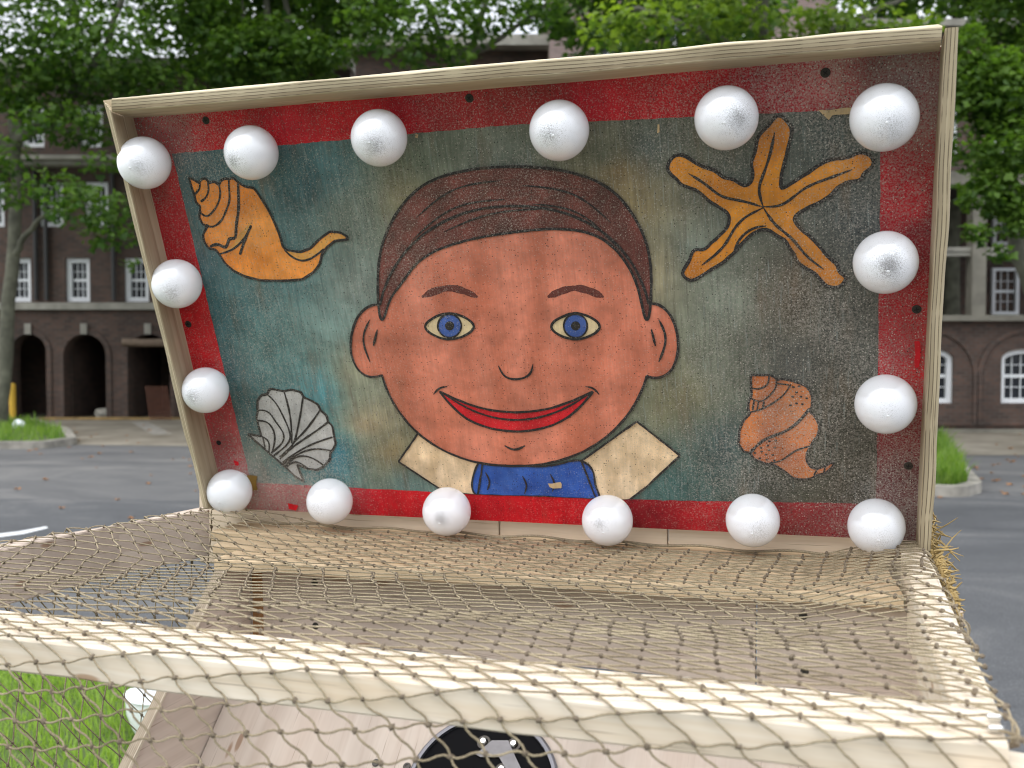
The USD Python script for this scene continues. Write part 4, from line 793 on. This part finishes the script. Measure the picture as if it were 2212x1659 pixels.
# screws
for k, (x, y) in enumerate([(445, 260), (1014, 212), (1783, 157), (407, 700), (1980, 668), (1962, 1006)]):
    p = uv(x, y); s = trimesh.creation.revolve(np.array([[0, -.004], [.0052, -.004], [.0062, 0], [.0056, .0008], [0, .0012]]), sections=18); s.apply_translation([*p, -BACK + .0006])
    sc_ = obj('screw', s, 'dark_screw', sign, local=True)
    th = rng.uniform(0, 1.5); cr_ = [boxm(-.0034, .0034, -.0007, .0007, .0006, .0016), boxm(-.0007, .0007, -.0034, .0034, .0007, .00165)]
    for q_ in cr_: q_.apply_transform(trimesh.transformations.rotation_matrix(th, [0, 0, 1])); q_.apply_translation([*p, -BACK + .0006])
    obj('cross_slot', cat_m(cr_), 'dark_hole', sc_, local=True)
p = uv(473, 956); s = trimesh.creation.cylinder(.0045, .0012, sections=18); s.apply_translation([*p, -BACK + .0008]); obj('screw_hole', s, 'dark_hole', sign, local=True)

# globe lamps
BUL = [(312,352,114),(543,330,118),(819,298,124),(1208,282,132),(1569,255,139),(1910,254,147),(382,613,108),(444,843,101),(496,1062,98),(712,1083,101),(965,1105,107),(1312,1124,112),(1626,1124,117),(1893,1137,122),(1913,567,138),(1913,873,131)]
NB = -0.027
SOOT = [(-.30,-.12,.75,1.2),(-.72,-.22,.9,.9),(-.22,-.25,.9,1.2),(-.35,-.12,.8,1.0),(.40,-.02,1.0,1.1),(.22,-.28,.6,1.3),(-.32,-.30,.75,1.1),(-.62,-.15,.8,1.0),(-.4,-.45,.3,1.2),(-.62,-.22,.5,1.1),(-.3,-.30,.95,.9),(-.32,-.12,.8,.8),(.2,-.4,.55,1.3),(.25,-.55,.4,1.3),(.12,-.10,1.2,1.05),(.15,-.2,.35,1.0)]
HANG = ''
for k, ((x, y, dm), (sx, sy, sa, sw)) in enumerate(zip(BUL, SOOT)):
    d = ray(x, y); t = ((O + NB * N - [0, 0, EYE]) @ N) / (d @ N); Pc = np.array([0, 0, EYE]) + d * t
    cu = np.array([(Pc - O) @ H, (Pc - O) @ V, NB]); r = dm / 2 * t / FPX * .985
    s = trimesh.creation.icosphere(4, r); v = np.array(s.vertices)
    n_ = v / r
    # soot sits where the blown gas gathers: seen off to one side of the tip
    eye = (np.array([0, 0, EYE]) - Pc) @ R; eye /= np.linalg.norm(eye)
    right = np.cross([0, 1, 0], eye); right /= np.linalg.norm(right); upv = np.cross(eye, right)
    dirn = eye * math.sqrt(max(.05, 1 - sx * sx - sy * sy)) + right * sx + upv * sy; dirn /= np.linalg.norm(dirn)
    ang = np.arccos(np.clip(n_ @ dirn, -1, 1)) / sw * (1 + .5 * (meshkit.fbm(n_ * 2.2 + k * 3.1, 3) - .5))
    soot = sa * (.50 * np.exp(-(ang / .34) ** 2) + .30 * np.exp(-(ang / .80) ** 2)) + .03
    b_ = obj('globe_lamp', trimesh.Trimesh(v + cu, s.faces, process=False), 'opal_bulb', sign, local=True, smooth=True, prim={'soot': soot}, label='white globe lamp heavily blackened with soot' if k == 14 else None)
    s = trimesh.creation.revolve(np.array([[0, -BACK + .0005], [.016, -BACK + .0005], [.0145, -.055], [.0135, -.045], [0, -.045]]), sections=24); s.apply_translation([cu[0], cu[1], 0])
    obj('socket', s, 'white_ceramic', b_, local=True, smooth=30)
    tip = trimesh.creation.icosphere(1, .0016); tip.apply_scale([1.4, 1, .5]); tip.apply_translation(cu + np.array([.002, .001, 1.0]) * [1, 1, r]); obj('tip', tip, 'white_plastic', b_, local=True, smooth=True)

# ------------------------------------------------------------------ the open box under the sign
RIM = -0.28 + EYE
Pz = lambda x, y, z=RIM: at_z(x, y, z)
dn = np.array([0, 0, -1.0])
boxt = thing('wooden_box', 'open pine and plywood box with sloping floor under the net', 'box', (0.0, 1.25, RIM - .1), np.stack([H, N0, [0, 0, 1]], 1))
rhat = H; bhat = N0
# left rail: from rear corner flaring out to the left front
A0, A1 = Pz(450, 1103), None
lt0 = Pz(452, 1102); ltd = Pz(0, 1174) - lt0; ltd /= np.linalg.norm(ltd[:2])
lb0 = at_z(450, 1188, RIM - .08); lbd = at_z(0, 1310, RIM - .08) - lb0; lbd /= np.linalg.norm(lbd[:2])
Ll = 0.80
o0, o1 = lt0, lt0 + ltd * Ll
i0, i1 = lb0, lb0 + lbd * Ll
iu0, iu1 = i0 + [0, 0, .08] + rhat * .0, i1 + [0, 0, .08]
# keep a real thickness at the rear end
out0 = iu0 - rhat * .034
timber('left_rail', 'plywood_inside', boxt, [(o0, o1), (iu0 + rhat * .0, iu1), (i0, i1), (o0 - [0, 0, .08], o1 - [0, 0, .08])], seed=11, stations=30)
# front rail lying flat
fr = lambda t: Pz(0, 1314) + (Pz(1977, 1512) - Pz(0, 1314)) * t
ff = lambda t: Pz(345, 1407) + (Pz(1457, 1534) - Pz(345, 1407)) * t
dF = (fr(1) - fr(0)); dF[2] = 0; dF /= np.linalg.norm(dF)
dP = np.array([dF[1], -dF[0], 0]);  dP = dP if dP[1] < 0 else -dP         # towards the viewer
wF = (ff(.5) - fr(.5)) @ dP
sA, sB = -0.60, 0.985
Fa, Fb = fr(0) + dF * sA, fr(0) + dF * sB
timber('front_rail', 'pine_rail', boxt, [(Fa, Fb), (Fa + dP * wF, Fb + dP * wF), (Fa + dP * wF + dn * .034, Fb + dP * wF + dn * .034), (Fa + dn * .034, Fb + dn * .034)], seed=12, stations=40, bev=.0018, bow=dP * .006)
# right rail on edge
q1, q2 = Pz(2006, 1375), Pz(2039, 1476); dR = q1 - q2; dR /= np.linalg.norm(dR)
wR = .0345
nR = np.array([dR[1], -dR[0], 0])
Ra, Rb = q2 - dR * .055, q1 + dR * .455
timber('right_rail', 'pine_rail', boxt, [(Ra, Rb), (Ra + nR * wR, Rb + nR * wR), (Ra + nR * wR + dn * .085, Rb + nR * wR + dn * .085), (Ra + dn * .085, Rb + dn * .085)], seed=13, stations=30, bev=.0018)
# right side panel hanging below the rail
S0, S1 = Ra + nR * .008 + dn * .087, Rb + nR * .008 + dn * .087
timber('side_panel', 'plywood_inside', boxt, [(S0, S1), (S0 + nR * .015, S1 + nR * .015), (S0 + nR * .015 + dn * .4, S1 + nR * .015 + dn * .4), (S0 + dn * .4, S1 + dn * .4)], seed=14)
# rear deck: three pine boards lying side by side between the opening and the sign
DZ = RIM - .03
dA, dB = Pz(468, 1206, DZ), Pz(1925, 1286, DZ); dD = dB - dA; dD /= np.linalg.norm(dD)
deckn = np.array([-dD[1], dD[0], 0]); deckn = deckn if deckn[1] > 0 else -deckn
rear = lambda P: P + deckn * 0
Lr0, Lr1 = Pz(455, 1106), Pz(1996, 1196)
depth = 1.6435 - dA @ N0
w3 = depth / 3
for k in range(3):
    a_ = dA + deckn * (k * w3 + (.001 if k else 0)) - dD * (.01 + .002 * k); b_ = a_ + dD * (np.linalg.norm(dB - dA) + .025)
    b_ = b_ - dD * max(0, ((b_ - q1) @ nR) + .003)
    e1, e2 = Pz(468, 1206, DZ), Pz(458, 1126, DZ); el = e1 + (e2 - e1) * min(1.3, max(0, ((a_ - e1) @ deckn) / ((e2 - e1) @ deckn)))
    a_ = a_ + dD * ((el - a_) @ dD - .004)
    a2, b2 = a_ + deckn * (w3 - .002), b_ + deckn * (w3 - .002)
    ex = dn * (.001 + .0012 * (k == 1))
    timber('deck_board', 'deck_pine', boxt, [(a_ + ex, b_ + ex), (a2 + ex, b2 + ex), (a2 + dn * .018, b2 + dn * .018), (a_ + dn * .018, b_ + dn * .018)], seed=20 + k, stations=24)
# rear upright boards behind the sign foot
rbp = lambda x: (lambda d: np.array([0, 0, EYE]) + d * (1.645 / (d @ N0)))(ray(x, 1140))
xs = [430, 1079, 1443, 1990]
for k in range(3):
    a_, b_ = rbp(xs[k]), rbp(xs[k + 1]); a_[2] = b_[2] = DZ + .055; a_ = a_ + H * .0018; b_ = b_ - H * .0018
    timber('rear_board', 'frame_plywood_inside', boxt, [(a_, b_), (a_ + N0 * .018, b_ + N0 * .018), (a_ + N0 * .018 + dn * .14, b_ + N0 * .018 + dn * .14), (a_ + dn * .14, b_ + dn * .14)], seed=30 + k, stations=12)
# inner rear wall below the deck edge, in two plywood sheets with a seam, and the corner
wz = RIM - .166
C0 = at_z(547, 1374, wz)
wd = H
Cw = lambda s, z: C0 + wd * s + [0, 0, z - wz]
for k, (s0, s1) in enumerate([(0, .765), (.7675, 1.02)]):
    a_, b_ = Cw(s0, DZ - .0195), Cw(s1, DZ - .0195)
    timber('rear_wall_panel', 'plywood_inside', boxt, [(a_ + N0 * .012, b_ + N0 * .012), (a_, b_), (a_ + [0, 0, wz - DZ + .0195], b_ + [0, 0, wz - DZ + .0195]), (a_ + N0 * .012 + [0, 0, wz - DZ + .0195], b_ + N0 * .012 + [0, 0, wz - DZ + .0195])], seed=40 + k, bev=.001)
a_, b_ = Cw(.001, DZ - .021), Cw(.001, wz + .002)
timber('corner_strip', 'rusty_strip', boxt, [(a_ - N0 * .004, b_ - N0 * .004), (a_ - N0 * .004 + H * .017, b_ - N0 * .004 + H * .017), (a_ - N0 * .0005 + H * .017, b_ - N0 * .0005 + H * .017), (a_ - N0 * .0005, b_ - N0 * .0005)], seed=49, bev=.0008, stations=8)
# sloping floor, running down towards the viewer
SL = math.atan(.968)
sd = -N0 * math.cos(SL) + dn * math.sin(SL); sn = np.cross(H, sd); sn = sn if sn[2] > 0 else -sn
F0 = C0 + dn * .001
for k, (s0, s1) in enumerate([(0.0, 1.02)]):
    a_, b_ = F0 + wd * s0, F0 + wd * s1; Lf = .62
    m_ = [(a_, a_ + sd * Lf), (b_, b_ + sd * Lf), (b_ - sn * .012, b_ - sn * .012 + sd * Lf), (a_ - sn * .012, a_ - sn * .012 + sd * Lf)]
    timber('floor_panel', 'plywood_floor', boxt, m_, seed=45, bev=.001)
# left side wall of the chute: its pale plywood edge slopes down to the left
E0 = Pz(468, 1205, DZ); e_in = E0 + H * .012
lowL = F0
for nm, m_, a_, b_, sd_ in (('chute_side', 'plywood_inside', E0 + dn * .019 + sd * 0, None, 46),):
    top0 = E0 + dn * .0195; 
    Ls = .66
    e = [(top0, top0 + sd * Ls), (top0 + H * .014, top0 + H * .014 + sd * Ls), (top0 + H * .014, top0 + H * .014 + sd * Ls), (top0, top0 + sd * Ls)]
    bot = C0 + dn * .004
    # from the sloping top edge straight down to the floor
    back = top0 + N0 * .075
    drop = dn * .20
    e = [(back - sd * 0 + dn * .0, top0 + sd * Ls), (back + H * .013, top0 + H * .013 + sd * Ls), (back + H * .013 + drop, top0 + H * .013 + sd * Ls + drop), (back + drop, top0 + sd * Ls + drop)]
    P0 = top0 - sd * 0.0
    pts = [P0, P0 + sd * Ls, P0 + sd * Ls + drop, back + drop, back + dn * .0]
    ring = np.array(pts); m2 = loft([ring, ring + H * .013])
    g = np.array([[(p - P0) @ sd, (p - P0) @ dn, 0] for p in pts]); g = np.vstack([g, g + [0, 0, .013]])
    cs_ = obj('chute_side', m2, 'plywood_inside', boxt, prim={'gr': g})
    timber('edge_strip', 'pale_plywood_edge', cs_, [(P0 + sn * .0005 - H * .001, P0 + sd * Ls + sn * .0005 - H * .001), (P0 + sn * .0005 + H * .0165, P0 + sd * Ls + sn * .0005 + H * .0165), (P0 + sn * .004 + H * .0165, P0 + sd * Ls + sn * .004 + H * .0165), (P0 + sn * .004 - H * .001, P0 + sd * Ls + sn * .004 - H * .001)], seed=47, bev=.0006)
# screws in the rear wall and the floor
def screw_at(P, n, r=.0055):
    s = trimesh.creation.revolve(np.array([[0, -.003], [r * .8, -.003], [r, 0.0004], [r * .9, .0012], [r * .45, .0013], [r * .4, .0004], [0, .0004]]), sections=16)
    T_ = trimesh.geometry.align_vectors([0, 0, 1], n); s.apply_transform(T_); s.apply_translation(P); obj('screw', s, 'dark_screw', boxt)
for x, y in ((680, 1258), (682, 1352), (1735, 1330), (1738, 1450)):
    d = ray(x, y); t = ((C0 - [0, 0, EYE]) @ N0) / (d @ N0); screw_at(np.array([0, 0, EYE]) + d * t - N0 * .0005, -N0)
def on_floor(x, y):
    d = ray(x, y); t = ((F0 - [0, 0, EYE]) @ sn) / (d @ sn); return np.array([0, 0, EYE]) + d * t
for x, y in ((812, 1648), (879, 1656), (1900, 1640)): screw_at(on_floor(x, y) + sn * .0005, sn)
# black round plate bolted to the floor
Cp = on_floor(1040, 1708); rp = .105
def disc(prof, Pn, n, sec=48):
    s = trimesh.creation.revolve(np.array(prof), sections=sec); s.apply_transform(trimesh.geometry.align_vectors([0, 0, 1], n)); s.apply_translation(Pn); return s
pl = obj('round_plate', disc([[0, .001], [rp - .008, .001], [rp - .008, .004], [0, .0035]], Cp, sn), 'black_plate', boxt, smooth=40)
obj('rim', disc([[rp - .0075, .001], [rp, .001], [rp, .006], [rp - .003, .009], [rp - .0075, .009]], Cp, sn), 'plate_rim', pl, smooth=40)
for x, y in ((1047, 1607), (1112, 1612), (1086, 1667)):
    Pb = on_floor(x, y) + sn * .004
    b_ = obj('bolt', disc([[0, 0], [.0055, 0], [.0055, .004], [.004, .0065], [0, .0068]], Pb, sn, 6), 'steel_bolt', pl, smooth=20)
    obj('washer', disc([[.006, 0], [.0095, 0], [.0095, .0015], [.006, .0015]], Pb, sn, 20), 'dark_screw', pl, smooth=30)
tp = [on_floor(*q_) + sn * .0056 for q_ in ((1065, 1604), (1100, 1604), (1116, 1640), (1140, 1690), (1110, 1690), (1080, 1640), (1040, 1640), (1030, 1634))]
ring = np.array(tp); obj('tape_strip', loft([ring, ring + sn * .0012]), 'grey_tape', pl)
# corner hardware and the block at the front right
Ck = at_z(2150, 1556, RIM + .001)
for k, (x, y) in enumerate(((2147, 1549), (2151, 1574))):
    Pk = at_z(x, y, RIM + .004); obj('corner_staple', trimesh.creation.capsule(.006, .0028, count=[8, 8]).apply_transform(trimesh.geometry.align_vectors([0, 0, 1], dF)).apply_translation(Pk), 'steel_bolt', boxt, smooth=True)
bk = at_z(2105, 1604, RIM - .022); bk2 = at_z(2290, 1640, RIM - .022); db = bk2 - bk; db /= np.linalg.norm(db); nb = np.array([db[1], -db[0], 0]); nb = nb if nb[1] < 0 else -nb
timber('corner_block', 'pine_rail', boxt, [(bk, bk + db * .12), (bk + nb * .09, bk + nb * .09 + db * .12), (bk + nb * .09 + dn * .06, bk + nb * .09 + db * .12 + dn * .06), (bk + dn * .06, bk + dn * .06 + db * .12)], seed=55, bev=.003)
# posts that carry the box
for P_, s_ in ((Rb - dR * .10 + nR * .012, 0), (Ra + dR * .02 + nR * .012, 0), (C0 + H * .06 + N0 * .03, 0)):
    ztop = RIM - (.09 if abs(P_[0]) > .3 and P_[0] > 0 else .19)
    timber('post', 'pine_rail', boxt, [(np.array([P_[0] + a, P_[1] + b, ztop]), np.array([P_[0] + a, P_[1] + b, 0.006])) for a, b in ((0, 0), (.04, 0), (.04, .04), (0, .04))], seed=60, stations=6)

# ------------------------------------------------------------------ the net
nett = thing('fishing_net', 'knotted tan fishing net stretched over the box and hanging over its front and left edges', 'net', (0.0, 1.2, RIM))
hN, hA = N0, H                                   # p runs from the sign towards the viewer, a along the sign
org = Lr0 + N0 * (1.612 - Lr0 @ N0)
pa = lambda P: ((P - org) @ hA, -((P - org) @ hN))
fl_a, fl_p = pa(Fa + dP * wF); fr_a, fr_p = pa(Fb + dP * wF)
def p_front(a): return fl_p + (fr_p - fl_p) * (a - fl_a) / (fr_a - fl_a) + .0075 * math.sin(math.pi * min(1, max(0, (a - fl_a) / (fr_a - fl_a))))
la0 = pa(o0); la1 = pa(o1); ra0 = pa(Rb + nR * wR); ra1 = pa(Ra + nR * wR)
def a_left(p): return la0[0] + (la1[0] - la0[0]) * (p - la0[1]) / (la1[1] - la0[1]) - .004
def a_right(p): return ra0[0] + (ra1[0] - ra0[0]) * (p - ra0[1]) / (ra1[1] - ra0[1]) + .004
dk_p = pa(dA)[1]
def surf(a, p):
    """net point at cloth coordinates (a, p); None where there is no net"""
    n1 = meshkit.noise(np.array([[a * 5, p * 5, 3.3]]), 7)[0] - .5
    pf = p_front(a)
    over = max(0.0, p - pf)
    pt = min(p, pf)
    al, ar = a_left(pt), a_right(pt)
    aa = min(max(a, al), ar)
    q_ = min(1, max(0, (pt - dk_p) / max(.05, (pf - wF - dk_p))))
    zc = DZ + (RIM - DZ) * min(1, q_ * 1.35) - .005 * math.sin(math.pi * min(1, q_ * 1.2))
    side = min(1.0, max(0.0, min(ar - .03 - aa, (aa - al - .02) * .6) / .16)); side = side * side * (3 - 2 * side)
    z = RIM + (zc - RIM) * side + .0035 + .0012 * n1
    pos = org + hA * aa - hN * pt; pos[2] = z
    if over > 0:
        b_ = min(over, .012); pos = pos + dP * (.006 * (1 - math.exp(-over / .01)) + .02 * max(0, over - .03) + .010 * n1 * min(1, over / .05)) + dn * max(0, over - .006)
    if a < al:
        e_ = al - a; pos = pos - hA * (.006 + .06 * e_) + dn * max(0, e_ - .006) + hA * .02 * n1 * min(1, e_ * 6)
    if a > ar:
        e_ = a - ar; pos = pos - hA * .003 * max(0, 1 - e_ / .006) + hA * .0015 + dn * max(0, e_ - .004)
    return pos, over, max(0, al - a), max(0, a - ar)
CELL, ROW = .0335, .0272
rows = int(1.10 / ROW)
def shift(p):
    return math.tan(math.radians(50)) * min(p, .30) + math.tan(math.radians(27)) * min(max(p - .30, 0), .27) + math.tan(math.radians(54)) * min(max(p - .57, 0), .23) + math.tan(math.radians(40)) * max(p - .80, 0)
P0n = .012
kn = {}
for i_ in range(-6, rows + 8):
    p = P0n + i_ * ROW
    for j_ in range(-70, 62):
        a = j_ * CELL + shift(p) + .0016 * math.sin(i_ * 1.7 + j_ * .6)
        pj = p - (.03 + .13 * min(1, p / .35)) * (a - .55) + .0011 * math.sin(j_ * 1.3 + i_ * .9)
        if a < -1.2 or a > 1.5: continue
        a += .010 * (meshkit.noise(np.array([[a * 9, p * 9, 1.5]]), 17)[0] - .5); pj += .012 * (meshkit.noise(np.array([[a * 8, p * 8, 7.5]]), 18)[0] - .5)
        if pj < .004: continue
        pos, ov, el, er = surf(a, pj)
        if el > .46 or er > .034 or ov > .30: continue
        if er > 0 and ov > .08: continue
        kn[(i_, j_)] = pos + rng.normal(scale=.0006, size=3)
vis_ = lambda P: (lambda q_: -260 < q_[0] < 2420 and q_[1] < 1900)(pix(P)[0])
kn = {k: v for k, v in kn.items() if vis_(v)}
from scipy.interpolate import CubicSpline
def strand(keys, horizontal):
    """one cord through its knots, tube with slack between knots"""
    out, run = [], []
    def flush():
        if len(run) > 1:
            P_ = np.array([kn[k] for k in run]); n_ = len(P_); sub = 5
            tt = np.arange(n_)
            # cords leave a knot a little to one side, which gives the wavy look
            dirs = np.gradient(P_, axis=0); dirs /= np.linalg.norm(dirs, axis=1, keepdims=True) + 1e-9
            c = CubicSpline(tt, P_)(np.linspace(0, n_ - 1, (n_ - 1) * sub + 1)) if n_ > 2 else P_[0] + (P_[1] - P_[0]) * np.linspace(0, 1, sub + 1)[:, None]
            f_ = np.linspace(0, n_ - 1, (n_ - 1) * sub + 1) % 1
            amp = .0003
            side = np.cross(np.gradient(c, axis=0), [0.3, -.8, .5]); side /= np.linalg.norm(side, axis=1, keepdims=True) + 1e-9
            hang = np.clip((RIM - .004 - c[:, 2]) / .02, 0, 1) * (c @ N0 < 1.1)
            c = c + side * ((amp + .0016 * hang) * np.sin(2 * np.pi * f_))[:, None]
            out.append(tube(c, .00102, 6))
        run.clear()
    for k in keys:
        if k in kn and (not run or np.linalg.norm(kn[k] - kn[run[-1]]) < .12): run.append(k)
        else:
            flush()
            if k in kn: run.append(k)
    flush()
    return out
ii = sorted({k[0] for k in kn}); jj = sorted({k[1] for k in kn})
for i_ in ii:
    s_ = strand([(i_, j_) for j_ in range(min(jj), max(jj) + 1)], True)
    for q_ in s_: obj('cord', q_, 'net_cord', nett, smooth=True)
for j_ in jj:
    s_ = strand([(i_, j_) for i_ in range(min(ii), max(ii) + 1)], False)
    for q_ in s_: obj('cord', q_, 'net_cord', nett, smooth=True)
def knot(P, k):
    m_ = trimesh.creation.icosphere(1, .0026 * rng.uniform(.85, 1.15)); m_.apply_scale([1.25, .9, .85]); m_.apply_transform(trimesh.transformations.random_rotation_matrix(rng.random(3))); m_.vertices += rng.normal(scale=.0003, size=m_.vertices.shape); m_.apply_translation(P); return m_
order = sorted(kn, key=lambda k: np.linalg.norm(kn[k] - [0, 0, EYE]) + (9 if not (0 < pix(kn[k])[0][0] < 2212 and pix(kn[k])[0][1] < 1659) else 0))
for k in order[:300]: obj('knot', knot(kn[k], k), 'net_knot', nett, smooth=True)
obj('small_knots', cat_m([knot(kn[k], k) for k in order[300:]]), 'net_knot', nett, smooth=True, kind='stuff')
# border rope along the rear and right edge
rp_ = [org + hA * s - hN * (.004 + .003 * math.sin(s * 30)) + np.array([0, 0, DZ - RIM + .006 + .002 * math.sin(s * 47)]) for s in np.linspace(.03, pa(Rb)[0] + .03, 90)]
obj('border_rope', tube(rp_, .0022, 7), 'net_cord', nett, smooth=True)
rr_ = [Rb + nR * (wR + .004 + .004 * math.sin(s * 22)) - dR * s + dn * (.012 + .012 * math.sin(s * 9) + .06 * s) for s in np.linspace(-.01, .36, 50)]
obj('border_rope', tube(rr_, .0022, 7), 'net_cord', nett, smooth=True)

# ------------------------------------------------------------------ straw trim outside the right rail
sr = np.random.default_rng(8); ST = []
for k in range(480):
    s = sr.uniform(-.10, .34) ; taper = 1 - max(0, s) / .42
    b0 = Rb + nR * (wR + .006) - dR * s + np.array([0, 0, .045 * max(0, -s / .1) + sr.uniform(-.05, .008)])
    L = sr.uniform(.014, .036) * taper; th = sr.uniform(-1.2, 1.2)
    d = nR * sr.uniform(.15, .75) + dR * math.sin(th) * .6 + dn * sr.uniform(-.3, .9); d /= np.linalg.norm(d)
    cur = sr.normal(scale=.8, size=3)
    c2 = np.cross(d, cur); pts = [b0 + d * L * .7 * t + cur * L * t * t * .45 + c2 * L * .25 * math.sin(t * 4) for t in np.linspace(0, 1, 7)]
    ST.append(tube(pts, np.array([1, 1, 1, .95, .85, .7, .3]) * sr.uniform(.0009, .0019), 4))
top(obj('straw_trim', cat_m(ST), 'dry_straw'), 'dry golden straw tufts sticking out along the right rail of the box', 'straw')
# white tub on the grass
pt = at_z(306, 1592, .10)
tb = thing('plastic_tub', 'white plastic tub on the grass half hidden by the chute side', 'tub', (pt[0] + .09, pt[1], .10))
m = trimesh.creation.revolve(np.array([[0, 0], [.09, 0], [.12, .05], [.145, .12], [.15, .19], [.144, .19], [.138, .12], [.113, .055], [.085, .012], [0, .012]]), sections=40); m.apply_translation([pt[0] + .09, pt[1], .10]); obj('body', m, 'white_plastic', tb, smooth=35)
m = trimesh.creation.torus(.15, .006, 40, 10); m.apply_translation([pt[0] + .09, pt[1], .292]); obj('rim', m, 'white_plastic', tb, smooth=True)
